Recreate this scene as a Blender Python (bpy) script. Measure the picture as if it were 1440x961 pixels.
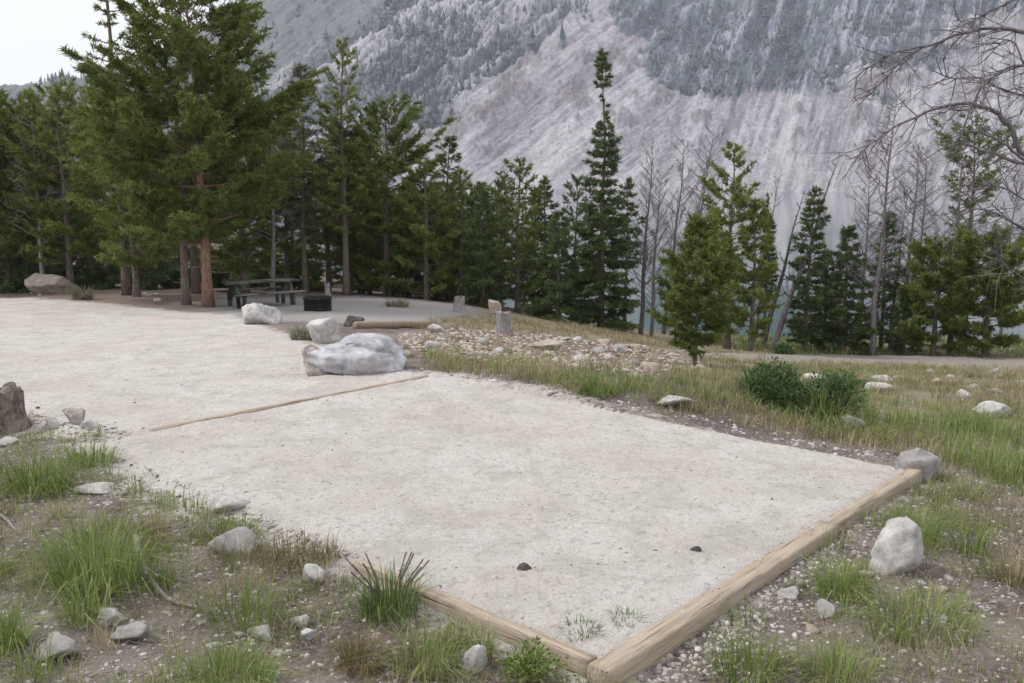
import bpy, math, random
import numpy as np
from mathutils import Vector, Matrix

for o in list(bpy.data.objects):
    bpy.data.objects.remove(o)
scene = bpy.context.scene
COL = scene.collection
R = math.radians

# ------------------------------------------------------------------ camera
FPX = 1325.0
PITCH = R(9.43)
CAMZ = 1.9
cam_d = bpy.data.cameras.new("camera")
cam_d.sensor_width = 36.0
cam_d.lens = 36.0 * FPX / 1440.0
cam_d.clip_start = 0.05
cam_d.clip_end = 6000
cam = bpy.data.objects.new("camera", cam_d)
COL.objects.link(cam)
cam.location = (0, 0, CAMZ)
cam.rotation_euler = (math.pi / 2 - PITCH, 0, 0)
scene.camera = cam

# ------------------------------------------------------------------ light
SUN_EL, SUN_AZ = R(50), R(-80)       # azimuth from +Y towards +X; soft light from the left
world = bpy.data.worlds.new("World")
scene.world = world
world.use_nodes = True
nt = world.node_tree
nt.nodes.clear()
wo = nt.nodes.new("ShaderNodeOutputWorld")
bg = nt.nodes.new("ShaderNodeBackground")
sky = nt.nodes.new("ShaderNodeTexSky")
sky.sky_type = 'NISHITA'
sky.sun_disc = False
sky.sun_elevation = SUN_EL
sky.sun_rotation = SUN_AZ
sky.air_density = 1.2
sky.dust_density = 3.0
mixw = nt.nodes.new("ShaderNodeMix")
mixw.data_type = 'RGBA'
mixw.inputs[0].default_value = 0.88
wtc = nt.nodes.new("ShaderNodeTexCoord")
wn = nt.nodes.new("ShaderNodeTexNoise")
wn.inputs["Scale"].default_value = 2.2
wn.inputs["Detail"].default_value = 5
wr = nt.nodes.new("ShaderNodeValToRGB")
wr.color_ramp.elements[0].position = 0.35
wr.color_ramp.elements[0].color = (10.3, 10.4, 10.5, 1)
wr.color_ramp.elements[1].position = 0.65
wr.color_ramp.elements[1].color = (11.8, 11.7, 11.6, 1)
nt.links.new(wtc.outputs["Generated"], wn.inputs["Vector"])
nt.links.new(wn.outputs["Fac"], wr.inputs["Fac"])
nt.links.new(sky.outputs[0], mixw.inputs[6])
nt.links.new(wr.outputs["Color"], mixw.inputs[7])
nt.links.new(mixw.outputs[2], bg.inputs[0])
bg.inputs[1].default_value = 0.088
nt.links.new(bg.outputs[0], wo.inputs[0])

sun_d = bpy.data.lights.new("sun", 'SUN')
sun_d.energy = 2.2
sun_d.angle = R(10)
sun_d.color = (1.0, 0.96, 0.9)
sun = bpy.data.objects.new("sun", sun_d)
COL.objects.link(sun)
sdir = Vector((math.sin(SUN_AZ) * math.cos(SUN_EL), math.cos(SUN_AZ) * math.cos(SUN_EL), math.sin(SUN_EL)))
sun.rotation_euler = sdir.to_track_quat('Z', 'Y').to_euler()
sun.location = (0, 0, 30)

scene.view_settings.view_transform = 'Standard'
scene.view_settings.look = 'None'
scene.view_settings.exposure = 0.31
scene.view_settings.gamma = 1.0
scene.view_settings.use_curve_mapping = False
scene.cycles.max_bounces = 6
scene.cycles.diffuse_bounces = 3
scene.cycles.transparent_max_bounces = 6
scene.cycles.volume_bounces = 1

# ------------------------------------------------------------------ numpy noise
_rng0 = np.random.RandomState(7)
_perm = np.concatenate([_rng0.permutation(256)] * 3)
_grad = _rng0.normal(size=(256, 3))
_grad /= np.linalg.norm(_grad, axis=1)[:, None]

def pnoise(x, y, z=0.0):
    x, y, z = np.broadcast_arrays(np.asarray(x, float), np.asarray(y, float), np.asarray(z, float))
    xi, yi, zi = np.floor(x).astype(int), np.floor(y).astype(int), np.floor(z).astype(int)
    xf, yf, zf = x - xi, y - yi, z - zi
    u, v, w = [t * t * t * (t * (t * 6 - 15) + 10) for t in (xf, yf, zf)]
    def g(dx, dy, dz):
        h = _perm[(_perm[(_perm[(xi + dx) & 255] + yi + dy) & 255] + zi + dz) & 255]
        gv = _grad[h]
        return gv[..., 0] * (xf - dx) + gv[..., 1] * (yf - dy) + gv[..., 2] * (zf - dz)
    l = lambda a, b, t: a + (b - a) * t
    return l(l(l(g(0,0,0), g(1,0,0), u), l(g(0,1,0), g(1,1,0), u), v),
             l(l(g(0,0,1), g(1,0,1), u), l(g(0,1,1), g(1,1,1), u), v), w) * 1.6

def fbm(x, y, z=0.0, oct=4, gain=0.5):
    s, a, f = 0, 1.0, 1.0
    for i in range(oct):
        s = s + a * pnoise(np.asarray(x) * f + 13.7 * i, np.asarray(y) * f + 7.1 * i, np.asarray(z) * f)
        a *= gain
        f *= 2.03
    return s

def sstep(a, b, x):
    t = np.clip((np.asarray(x, float) - a) / (b - a), 0, 1)
    return t * t * (3 - 2 * t)

# ------------------------------------------------------------------ pixel <-> world (for reading positions off the photograph once)
cP, sP = math.cos(PITCH), math.sin(PITCH)
def raydir(px, py):
    a, b = (px - 720.0) / FPX, (480.5 - py) / FPX
    return np.array([a, cP + b * sP, -sP + b * cP])
def at(px, py, Y):
    d = raydir(px, py)
    return np.array([0, 0, CAMZ]) + d * (Y / d[1])
def to_px(X, Y, Z):
    Zc = Z - CAMZ
    fw = Y * cP - Zc * sP
    up = Y * sP + Zc * cP
    return 720 + FPX * X / fw, 480.5 - FPX * up / fw

# ------------------------------------------------------------------ terrain height
def flat(px, py, z=0.0):
    d = raydir(px, py)
    t = (z - CAMZ) / d[2]
    return np.array([d[0] * t, d[1] * t])
PAD = [flat(862, 950), flat(1302, 662), flat(612, 527), flat(103, 628)]   # near, right, far, left
anch = []
def A(px, py, Y):
    p = at(px, py, Y); anch.append((p[0], p[1], p[2]))
def AZ(X, Y, Z): anch.append((X, Y, Z))
A(293, 432, 24); A(190, 418, 26.5); A(0, 416, 29); A(-250, 414, 31); A(447, 436, 22.5); A(395, 424, 25.5)
A(600, 424, 27); A(560, 462, 17.5); A(362, 458, 17.5); A(455, 490, 12.5); A(707, 470, 18); A(870, 470, 27.5)
A(780, 452, 27); A(975, 516, 15.8); A(1120, 598, 8.6); A(1200, 506, 23.0); A(1300, 497, 26.5); A(1440, 494, 27)
A(1440, 600, 9.6); A(1700, 600, 10.5); A(1700, 494, 27.5); A(1150, 532, 14.2); A(900, 520, 13.2); A(1440, 545, 14.5)
A(0, 470, 15.8); A(-400, 500, 13); A(0, 540, 9.6); A(200, 500, 12); A(495, 532, 9.5); A(660, 432, 26)
for (X, Y, Z) in [(-3, 3.2, .03), (-2, 5, -.02), (-4.5, 6.6, 0), (-6.5, 7.5, .02), (-1, 2.6, .0), (1.8, 2.6, -.06), (2.6, 3.2, -.045),
                  (3.6, 4.6, -.05), (4.4, 6.0, -.06), (6, 3, -.15), (0, 0, .1), (-6, 0, .35), (6, 0, -.1), (-12, 4, .3), (0, -10, .6), (-20, -10, 1.2), (20, -8, .2),
                  (14, 4, -.3), (20, 12, -1.2), (-25, 10, .2), (-30, 25, -1.0), (-35, 45, -1.6), (-12, 45, -2.0), (2.2, 8.9, -.03), (0.2, 9.8, -.02),
                  (-30, 60, -1.6), (40, 0, 0.2), (-50, 10, 1.0), (-60, 60, -1.5), (40, 25, -2.8), (-0.9, 4.6, -.02), (0.1, 3.7, -.06), (2.2, 11, -.35), (-1.0, 13, -.35)]:
    AZ(X, Y, Z)
anch = np.array(anch)
def _phi(r): return np.where(r > 1e-9, r * r * np.log(r + 1e-12), 0.0)
_n = len(anch)
_D = np.linalg.norm(anch[:, None, :2] - anch[None, :, :2], axis=2) / 10.0
_K = np.zeros((_n + 3, _n + 3))
_K[:_n, :_n] = _phi(_D) + np.eye(_n) * 0.003
_K[:_n, _n] = 1; _K[:_n, _n + 1:] = anch[:, :2] / 10.0
_K[_n:, :_n] = _K[:_n, _n:].T
_w = np.linalg.solve(_K, np.concatenate([anch[:, 2], np.zeros(3)]))

def pad_sdf(X, Y):
    """positive inside the pad quad (metres to nearest edge)"""
    d = None
    for i in range(4):
        a, b = PAD[i], PAD[(i + 1) % 4]
        e = b - a
        n = np.array([-e[1], e[0]]) / np.linalg.norm(e)
        v = (np.asarray(X) - a[0]) * n[0] + (np.asarray(Y) - a[1]) * n[1]
        d = v if d is None else np.minimum(d, v)
    return d
if pad_sdf(*(sum(PAD) / 4)) < 0:
    PAD = PAD[::-1]

def H(X, Y, detail=True):
    X = np.asarray(X, float); Y = np.asarray(Y, float)
    sh = X.shape
    x, y = X.ravel(), Y.ravel()
    xc, yc = np.clip(x, -60, 40), np.clip(y, -15, 60)
    out = np.zeros(len(x))
    for s in range(0, len(x), 40000):
        sl = slice(s, s + 40000)
        r = np.hypot(xc[sl, None] - anch[None, :, 0], yc[sl, None] - anch[None, :, 1]) / 10.0
        out[sl] = _phi(r) @ _w[:_n] + _w[_n] + _w[_n + 1] * xc[sl] / 10 + _w[_n + 2] * yc[sl] / 10
    if detail:
        amp = 1 - sstep(-.25, .1, pad_sdf(x, y)) * 0.8
        out += amp * (0.028 * fbm(x * .9, y * .9, 3.1, 3) + 0.012 * fbm(x * 4.3, y * 4.3, 8.0, 3))
    pd = sstep(0.025, 0.075, pad_sdf(x, y))
    out = out * (1 - pd) + pd * (0.010 * fbm(x * 1.3, y * 1.3, 5.0, 3) + .008 * fbm(x * 4.7, y * 4.7, 2.0, 3) if detail else 0.0)
    _in = sstep(.06, -.06, pad_sdf(x, y))
    out += -.025 * sstep(.85, .3, np.abs(pad_sdf(x, y) + .38)) * sstep(-1.9, -.9, x) * sstep(1.1, .4, x) * (y < 5.6) * _in
    # the bank drops to the lake
    shore = 30.5 + sstep(3, -10, x) * 14 + sstep(-12, -32, x) * 60 + 1.2 * pnoise(x * .15, 2.2)
    k = sstep(0, 9, y - shore)
    out = out * (1 - k) + (-7.5) * k
    k2 = sstep(130, 260, np.abs(x))
    out = out * (1 - k2) + (-7.5) * k2
    return out.reshape(sh)

def ground(px, py):
    d = raydir(px, py)
    ts = np.linspace(1.5, 60, 1200)
    P = np.array([0, 0, CAMZ])[None] + ts[:, None] * d[None]
    h = H(P[:, 0], P[:, 1], detail=False)
    below = np.nonzero(P[:, 2] < h)[0]
    i = below[0] if len(below) else len(ts) - 1
    p = P[i]
    return np.array([p[0], p[1], float(H(p[0], p[1]))])
def gpoly(pts): return np.array([ground(*p)[:2] for p in pts])
def inpoly(x, y, poly):
    ins = np.zeros(np.shape(x), bool)
    j = len(poly) - 1
    for i in range(len(poly)):
        xi, yi = poly[i]; xj, yj = poly[j]
        c = ((yi > y) != (yj > y)) & (x < (xj - xi) * (y - yi) / (yj - yi + 1e-12) + xi)
        ins ^= c
        j = i
    return ins
def poly_sdf(x, y, poly):
    x = np.asarray(x, float); y = np.asarray(y, float)
    d = np.full(x.shape, 1e9)
    for i in range(len(poly)):
        a, b = poly[i], poly[(i + 1) % len(poly)]
        e = b - a
        t = np.clip(((x - a[0]) * e[0] + (y - a[1]) * e[1]) / (e @ e + 1e-12), 0, 1)
        d = np.minimum(d, np.hypot(x - a[0] - t * e[0], y - a[1] - t * e[1]))
    return np.where(inpoly(x, y, poly), d, -d)

# ------------------------------------------------------------------ object helpers
def tag(o, label=None, cat=None, group=None, kind=None):
    if label: o["label"] = label
    if cat: o["category"] = cat
    if group: o["group"] = group
    if kind: o["kind"] = kind
    return o
def empty(name, loc, rz=0.0, **kw):
    o = bpy.data.objects.new(name, None)
    o.location = [float(v) for v in loc]
    o.rotation_euler = (0, 0, rz)
    o.empty_display_size = 0.1
    COL.objects.link(o)
    return tag(o, **kw)
def mesh_np(name, V, F, mat=None, parent=None, smooth=False, attrs=None, loc=None):
    """V (n,3); F: (m,k) int array, or list of such arrays"""
    me = bpy.data.meshes.new(name)
    V = np.asarray(V, np.float32)
    Fs = F if isinstance(F, list) else [F]
    Fs = [np.asarray(f, np.int32) for f in Fs if len(f)]
    nl = sum(f.size for f in Fs); nf = sum(len(f) for f in Fs)
    me.vertices.add(len(V)); me.vertices.foreach_set("co", V.ravel())
    me.loops.add(nl); me.loops.foreach_set("vertex_index", np.concatenate([f.ravel() for f in Fs]))
    me.polygons.add(nf)
    tot = np.concatenate([np.full(len(f), f.shape[1], np.int32) for f in Fs])
    st = np.concatenate([[0], np.cumsum(tot)[:-1]]).astype(np.int32)
    me.polygons.foreach_set("loop_start", st)
    me.polygons.foreach_set("loop_total", tot)
    if smooth: me.polygons.foreach_set("use_smooth", np.ones(nf, bool))
    me.update(calc_edges=True)
    if attrs:
        for k, v in attrs.items():
            a = me.attributes.new(k, 'FLOAT', 'POINT')
            a.data.foreach_set("value", np.asarray(v, np.float32))
    if mat: me.materials.append(mat)
    o = bpy.data.objects.new(name, me)
    COL.objects.link(o)
    if parent: o.parent = parent
    if loc is not None: o.location = [float(v) for v in loc]
    return o

class MB:
    """collects boxes and tubes into one mesh"""
    def __init__(s): s.V = []; s.Q = []; s.T = []; s.n = 0
    def add(s, V, Q=None, T=None):
        V = np.asarray(V, float)
        if Q is not None and len(Q): s.Q.append(np.asarray(Q, int) + s.n)
        if T is not None and len(T): s.T.append(np.asarray(T, int) + s.n)
        s.V.append(V); s.n += len(V)
    def box(s, c, d, rot=None, bev=0.0):
        hx, hy, hz = [v / 2 for v in d]
        b = min(bev, hx * .45, hy * .45, hz * .45)
        V = []
        idx = {}
        for sx in (-1, 1):
            for sy in (-1, 1):
                for sz in (-1, 1):
                    for k in range(3):
                        p = [sx * hx, sy * hy, sz * hz]
                        for q in range(3):
                            if q != k: p[q] -= (sx, sy, sz)[q] * b
                        idx[(sx, sy, sz, k)] = len(V); V.append(p)
        V = np.array(V); F = []; T = []
        for k in range(3):
            o = [q for q in range(3) if q != k]
            for s1 in (-1, 1):
                f = []
                for (a, c2) in ((-1, -1), (1, -1), (1, 1), (-1, 1)):
                    sg = [0, 0, 0]; sg[k] = s1; sg[o[0]] = a; sg[o[1]] = c2
                    f.append(idx[(sg[0], sg[1], sg[2], k)])
                F.append(f if (s1 > 0) == (k != 1) else f[::-1])
        if b > 0:
            for k in range(3):       # edges running along axis k
                o = [q for q in range(3) if q != k]
                for a in (-1, 1):
                    for c2 in (-1, 1):
                        def I(sk, face):
                            sg = [0, 0, 0]; sg[k] = sk; sg[o[0]] = a; sg[o[1]] = c2
                            return idx[(sg[0], sg[1], sg[2], face)]
                        F.append([I(-1, o[0]), I(1, o[0]), I(1, o[1]), I(-1, o[1])])
            for sx in (-1, 1):
                for sy in (-1, 1):
                    for sz in (-1, 1):
                        T.append([idx[(sx, sy, sz, 0)], idx[(sx, sy, sz, 1)], idx[(sx, sy, sz, 2)]])
        if rot is not None: V = V @ np.array(rot.to_3x3()).T
        s.add(V + np.array(c), F, T)
    def tube(s, pts, rad, n=6, cap=True):
        pts = np.asarray(pts, float); m = len(pts)
        rad = np.broadcast_to(np.asarray(rad, float), (m,))
        t = np.gradient(pts, axis=0); t /= (np.linalg.norm(t, axis=1)[:, None] + 1e-9)
        ref = np.array([0, 0, 1.0]) if abs(t[0][2]) < .9 else np.array([1.0, 0, 0])
        u = np.cross(t, ref); u /= (np.linalg.norm(u, axis=1)[:, None] + 1e-9)
        v = np.cross(t, u)
        a = np.arange(n) / n * 2 * math.pi
        V = pts[:, None] + rad[:, None, None] * (np.cos(a)[None, :, None] * u[:, None] + np.sin(a)[None, :, None] * v[:, None])
        V = V.reshape(-1, 3)
        i = np.arange(m - 1)[:, None] * n; j = np.arange(n)[None]
        Q = np.stack([i + j, i + (j + 1) % n, i + n + (j + 1) % n, i + n + j], -1).reshape(-1, 4)
        T = None
        if cap:
            V = np.vstack([V, pts[:1], pts[-1:]])
            c0, c1 = m * n, m * n + 1
            jj = np.arange(n)
            T = np.vstack([np.stack([jj, np.full(n, c0), (jj + 1) % n], -1),
                           np.stack([(m - 1) * n + (jj + 1) % n, np.full(n, c1), (m - 1) * n + jj], -1)])
        s.add(V, Q, T)
    def build(s, name, mat, parent=None, smooth=False, loc=None):
        F = []
        if s.Q: F.append(np.vstack(s.Q))
        if s.T: F.append(np.vstack(s.T))
        return mesh_np(name, np.vstack(s.V), F, mat, parent, smooth, loc=loc)

# ------------------------------------------------------------------ material helpers
def newmat(name):
    m = bpy.data.materials.new(name); m.use_nodes = True
    t = m.node_tree; t.nodes.clear()
    out = t.nodes.new("ShaderNodeOutputMaterial")
    p = t.nodes.new("ShaderNodeBsdfPrincipled")
    p.inputs["Roughness"].default_value = 0.9
    p.inputs["Specular IOR Level"].default_value = 0.25
    t.links.new(p.outputs[0], out.inputs[0])
    return m, t, p, out
def coord(t, kind="Object", scale=None):
    c = t.nodes.new("ShaderNodeTexCoord")
    if scale is None: return c.outputs[kind]
    mp = t.nodes.new("ShaderNodeMapping")
    mp.inputs["Scale"].default_value = scale
    t.links.new(c.outputs[kind], mp.inputs[0])
    return mp.outputs[0]
def noise(t, vec, scale, detail=4, rough=0.55, dist=0.0):
    n = t.nodes.new("ShaderNodeTexNoise")
    n.inputs["Scale"].default_value = scale; n.inputs["Detail"].default_value = detail
    n.inputs["Roughness"].default_value = rough; n.inputs["Distortion"].default_value = dist
    t.links.new(vec, n.inputs["Vector"])
    return n.outputs["Fac"]
def vor(t, vec, scale, out="Distance", feat='F1'):
    n = t.nodes.new("ShaderNodeTexVoronoi"); n.feature = feat
    n.inputs["Scale"].default_value = scale
    t.links.new(vec, n.inputs["Vector"])
    return n.outputs[out]
def ramp(t, fac, stops):
    r = t.nodes.new("ShaderNodeValToRGB")
    e = r.color_ramp.elements
    while len(e) < len(stops): e.new(0.5)
    for i, (p, c) in enumerate(stops):
        e[i].position = p
        e[i].color = (c[0], c[1], c[2], 1) if not isinstance(c, (int, float)) else (c, c, c, 1)
    t.links.new(fac, r.inputs[0])
    return r.outputs[0]
def mix(t, fac, a, b, mode='MIX'):
    m = t.nodes.new("ShaderNodeMix"); m.data_type = 'RGBA'; m.blend_type = mode
    for i, v in ((0, fac), (6, a), (7, b)):
        if isinstance(v, (int, float)): m.inputs[i].default_value = v
        elif isinstance(v, tuple): m.inputs[i].default_value = (v[0], v[1], v[2], 1)
        else: t.links.new(v, m.inputs[i])
    return m.outputs[2]
def mth(t, op, a, b=0.0, clamp=False):
    m = t.nodes.new("ShaderNodeMath"); m.operation = op; m.use_clamp = clamp
    for i, v in ((0, a), (1, b)):
        if isinstance(v, (int, float)): m.inputs[i].default_value = v
        else: t.links.new(v, m.inputs[i])
    return m.outputs[0]
def attr(t, name):
    a = t.nodes.new("ShaderNodeAttribute"); a.attribute_name = name
    return a.outputs["Fac"]
def bump(t, p, h, strength=0.5, dist=0.02):
    b = t.nodes.new("ShaderNodeBump")
    b.inputs["Strength"].default_value = strength; b.inputs["Distance"].default_value = dist
    t.links.new(h, b.inputs["Height"]); t.links.new(b.outputs[0], p.inputs["Normal"])

def gravel_color(t, v):
    fine = noise(t, v, 60, 6, .75)
    mid = noise(t, v, 9, 5, .65)
    big = noise(t, v, 0.9, 4, .6)
    base = ramp(t, fine, [(.25, (.31, .285, .26)), (.45, (.53, .50, .465)), (.6, (.62, .59, .56)), (.8, (.73, .71, .69))])
    c = mix(t, ramp(t, mid, [(.38, 0.0), (.62, 0.55)]), base, (.60, .58, .55))
    c = mix(t, ramp(t, big, [(.42, 0.0), (.68, 0.6)]), c, (.47, .405, .365))
    c = mix(t, ramp(t, noise(t, v, 2.6, 6, .7, .5), [(.47, 0.0), (.62, .7)]), c, (.43, .40, .37))
    c = mix(t, ramp(t, noise(t, v, 22, 4, .7), [(.54, 0.0), (.66, .65)]), c, (.31, .29, .275))
    c = mix(t, ramp(t, noise(t, v, 13, 4, .7), [(.56, 0.0), (.68, .35)]), c, (.70, .68, .655))
    sp = vor(t, v, 38)
    c = mix(t, ramp(t, sp, [(.0, .35), (.14, .0)]), c, (.26, .25, .245))
    sp2 = vor(t, v, 17)
    c = mix(t, ramp(t, sp2, [(.0, .6), (.07, .0)]), c, (.78, .78, .78))
    return c
def mat_gravel():
    m, t, p, o = newmat("crushed_gravel")
    v = coord(t)
    t.links.new(gravel_color(t, v), p.inputs["Base Color"])
    h = mth(t, 'ADD', noise(t, v, 55, 5, .8), mth(t, 'MULTIPLY', noise(t, v, 7, 5, .65), 3.5))
    bump(t, p, h, .8, .02)
    return m
def mat_ground():
    m, t, p, o = newmat("soil_and_meadow")
    v = coord(t)
    # soil
    n1 = noise(t, v, 34, 6, .75); n2 = noise(t, v, 3.2, 4, .6); n3 = noise(t, v, .7, 4, .6)
    soil = ramp(t, n1, [(.28, (.045, .033, .033)), (.48, (.13, .10, .097)), (.62, (.235, .195, .19)), (.8, (.46, .43, .43))])
    soil = mix(t, ramp(t, n2, [(.45, 0.), (.65, .6)]), soil, (.20, .16, .13))
    chips = vor(t, v, 26)
    soil = mix(t, ramp(t, noise(t, v, 1.9, 5, .65), [(.52, 0.), (.64, .5)]), soil, mix(t, n1, (.055, .07, .02), (.20, .22, .09)))
    soil = mix(t, ramp(t, noise(t, v, .8, 5, .65), [(.46, 0.), (.60, .55)]), soil, mix(t, n1, (.17, .14, .12), (.46, .41, .37)))
    soil = mix(t, ramp(t, chips, [(.0, .5), (.10, .0)]), soil, (.42, .38, .37))
    # meadow: dry thatch and low green
    mead = ramp(t, n1, [(.25, (.13, .105, .065)), (.5, (.28, .235, .16)), (.75, (.46, .41, .32))])
    mead = mix(t, ramp(t, noise(t, v, 1.1, 5, .65), [(.42, 0.), (.6, .65)]), mead, (.135, .16, .06))
    c = mix(t, mth(t, 'MULTIPLY', attr(t, "meadow"), ramp(t, noise(t, v, 2.3, 5, .7), [(.3, .25), (.6, 1.)])), soil, mead)
    # duff under the pines
    duff = ramp(t, n1, [(.3, (.12, .09, .075)), (.7, (.29, .235, .20))])
    c = mix(t, attr(t, "duff"), c, duff)
    # grey gravel of the picnic site
    gg = ramp(t, n1, [(.3, (.24, .22, .215)), (.7, (.39, .37, .365))])
    c = mix(t, attr(t, "site"), c, gg)
    # gravel spill: distance field broken up by noise
    g = mth(t, 'ADD', attr(t, "gravel"), mth(t, 'MULTIPLY', mth(t, 'SUBTRACT', noise(t, v, 7, 6, .75), .5), 1.7))
    c = mix(t, ramp(t, g, [(.3, 0.), (.62, 1.)]), c, gravel_color(t, v))
    t.links.new(c, p.inputs["Base Color"])
    h = mth(t, 'ADD', mth(t, 'MULTIPLY', n1, 1.2), mth(t, 'ADD', mth(t, 'MULTIPLY', noise(t, v, 9, 5, .7), 2.0), mth(t, 'MULTIPLY', chips, -.6)))
    bump(t, p, h, .8, .02)
    return m

def foliage(name, stops, transl=0.25, nscale=2.0, rough=.6):
    """colour varies leaf by leaf ('tint' attribute) and clump by clump"""
    m, t, p, o = newmat(name)
    v = coord(t)
    f = mth(t, 'ADD', mth(t, 'MULTIPLY', attr(t, "tint"), .6), mth(t, 'MULTIPLY', noise(t, v, nscale, 3), .5))
    c = ramp(t, f, stops)
    t.links.new(c, p.inputs["Base Color"])
    p.inputs["Roughness"].default_value = rough
    tr = t.nodes.new("ShaderNodeBsdfTranslucent"); t.links.new(c, tr.inputs[0])
    ms = t.nodes.new("ShaderNodeMixShader"); ms.inputs[0].default_value = transl
    t.links.new(p.outputs[0], ms.inputs[1]); t.links.new(tr.outputs[0], ms.inputs[2])
    t.links.new(ms.outputs[0], o.inputs[0])
    return m
def rock_mat(name, dark, mid_, light, stain=(.25, .2, .16), stain_amt=.3, scale=6, strata=0.0):
    m, t, p, o = newmat(name)
    v = coord(t)
    a = noise(t, v, scale, 6, .7, .4)
    c = ramp(t, a, [(.3, dark), (.5, mid_), (.68, light)])
    b = noise(t, v, scale * .45, 4, .6, .3)
    c = mix(t, ramp(t, b, [(.5, 0.), (.66, stain_amt)]), c, stain)
    if strata:
        w = t.nodes.new("ShaderNodeTexWave"); w.wave_type = 'BANDS'; w.bands_direction = 'Z'
        w.inputs["Scale"].default_value = strata; w.inputs["Distortion"].default_value = 6; w.inputs["Detail"].default_value = 4
        w.inputs["Detail Scale"].default_value = 1.5
        t.links.new(v, w.inputs["Vector"])
        c = mix(t, ramp(t, w.outputs["Fac"], [(.0, .75), (.35, .0)]), c, dark)
    c = mix(t, ramp(t, vor(t, v, scale * 9), [(.0, .5), (.2, 0.)]), c, dark)
    t.links.new(c, p.inputs["Base Color"])
    bump(t, p, mth(t, 'ADD', noise(t, v, scale * 4, 8, .8), mth(t, 'ADD', a, mth(t, 'MULTIPLY', vor(t, v, scale * .8, 'Distance', 'DISTANCE_TO_EDGE'), -.8))), .6, .03)
    return m
def bark_mat(name, dark, light, sc=(14, 14, 3)):
    m, t, p, o = newmat(name)
    v = coord(t, "Object", sc)
    a = noise(t, v, 2.0, 5, .7, .5)
    c = ramp(t, a, [(.35, dark), (.65, light)])
    t.links.new(c, p.inputs["Base Color"])
    bump(t, p, a, .9, .03)
    return m
def wood_mat(name, dark, light, axis=0):
    m, t, p, o = newmat(name)
    sc = [16, 16, 16]; sc[axis] = 1.2
    v = coord(t, "Object", tuple(sc))
    a = noise(t, v, 2.2, 6, .65, .6)
    c = ramp(t, a, [(.3, dark), (.6, light)])
    b = noise(t, coord(t), 3.0, 4)
    c = mix(t, ramp(t, b, [(.48, 0.), (.7, .6)]), c, (light[0] * 1.12, light[1] * 1.1, light[2] * 1.1))
    c = mix(t, ramp(t, noise(t, coord(t), 55, 4), [(.6, 0.), (.7, .5)]), c, (.5, .47, .44))
    sc2 = [30, 30, 30]; sc2[axis] = .9
    cr = noise(t, coord(t, "Object", tuple(sc2)), 2.0, 3, .5)
    c = mix(t, ramp(t, cr, [(.30, .8), (.38, 0.)]), c, (dark[0] * .35, dark[1] * .35, dark[2] * .35))
    c = mix(t, ramp(t, noise(t, coord(t), 1.3, 5, .7), [(.42, 0.), (.62, .55)]), c, (.33, .30, .275))
    t.links.new(c, p.inputs["Base Color"])
    bump(t, p, mth(t, 'ADD', a, ramp(t, cr, [(.30, 0.), (.40, 1.)])), .8, .012)
    return m

M = {}
M['gravel'] = mat_gravel()
M['ground'] = mat_ground()
M['timber'] = wood_mat("weathered_timber", (.26, .205, .155), (.44, .355, .27))
M['log'] = wood_mat("brown_log", (.16, .11, .07), (.33, .24, .16))
M['table'] = wood_mat("dark_stained_plank", (.018, .026, .022), (.05, .065, .055))
M['greywood'] = bark_mat("grey_deadwood", (.17, .16, .155), (.42, .40, .39))
M['bark_red'] = bark_mat("reddish_pine_bark", (.13, .075, .055), (.36, .235, .185))
M['bark'] = bark_mat("grey_brown_bark", (.09, .07, .06), (.24, .20, .175))
M['deadbark'] = bark_mat("bare_grey_bark", (.12, .105, .115), (.28, .255, .265))
M['rock_white'] = rock_mat("pale_granite", (.27, .255, .25), (.52, .50, .495), (.74, .73, .725), stain_amt=.45)
M['rock_blue'] = rock_mat("blue_white_boulder", (.22, .22, .24), (.44, .44, .475), (.68, .68, .73), stain=(.26, .21, .18), stain_amt=.65, scale=5)
M['rock_brown'] = rock_mat("brown_layered_rock", (.13, .11, .10), (.36, .32, .30), (.62, .60, .59), stain_amt=.4, scale=9)
M['rock_tan'] = rock_mat("tan_rock", (.26, .22, .18), (.42, .36, .31), (.56, .50, .45), stain_amt=.3)
M['rock_grey'] = rock_mat("grey_rock", (.20, .19, .185), (.37, .355, .35), (.54, .52, .515), stain_amt=.3)
M['rock_dark'] = rock_mat("dark_rock", (.04, .035, .035), (.10, .09, .09), (.18, .165, .16), stain_amt=.3)
M['pine'] = foliage("pine_needles", [(.2, (.055, .074, .018)), (.5, (.130, .170, .038)), (.8, (.24, .28, .078))], .35)
M['pine_y'] = foliage("yellow_green_needles", [(.2, (.072, .094, .020)), (.5, (.165, .205, .046)), (.8, (.29, .325, .10))], .35)
M['fir'] = foliage("dark_fir_needles", [(.2, (.042, .064, .025)), (.5, (.095, .135, .050)), (.8, (.18, .225, .09))], .3)
M['pale'] = foliage("sparse_pale_needles", [(.2, (.09, .10, .06)), (.5, (.17, .18, .11)), (.8, (.26, .26, .18))], .25)
M['grass'] = foliage("green_grass", [(.2, (.085, .125, .03)), (.5, (.17, .23, .06)), (.75, (.29, .34, .12)), (.9, (.42, .39, .21))], .3, 1.2)
M['grassb'] = foliage("bright_grass", [(.2, (.085, .13, .032)), (.48, (.165, .235, .058)), (.72, (.27, .34, .115)), (.9, (.42, .38, .21))], .3, 1.2)
M['dry'] = foliage("dry_grass", [(.2, (.13, .13, .055)), (.45, (.24, .215, .11)), (.65, (.36, .30, .18)), (.9, (.50, .43, .30))], .25, 1.0)
M['rust'] = foliage("rusty_grass", [(.2, (.10, .10, .04)), (.5, (.21, .17, .08)), (.8, (.33, .24, .14))], .25, 1.0)
M['shrub'] = foliage("shrub_leaves", [(.2, (.045, .085, .032)), (.5, (.10, .165, .06)), (.8, (.20, .27, .12))], .3, 3)
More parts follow.
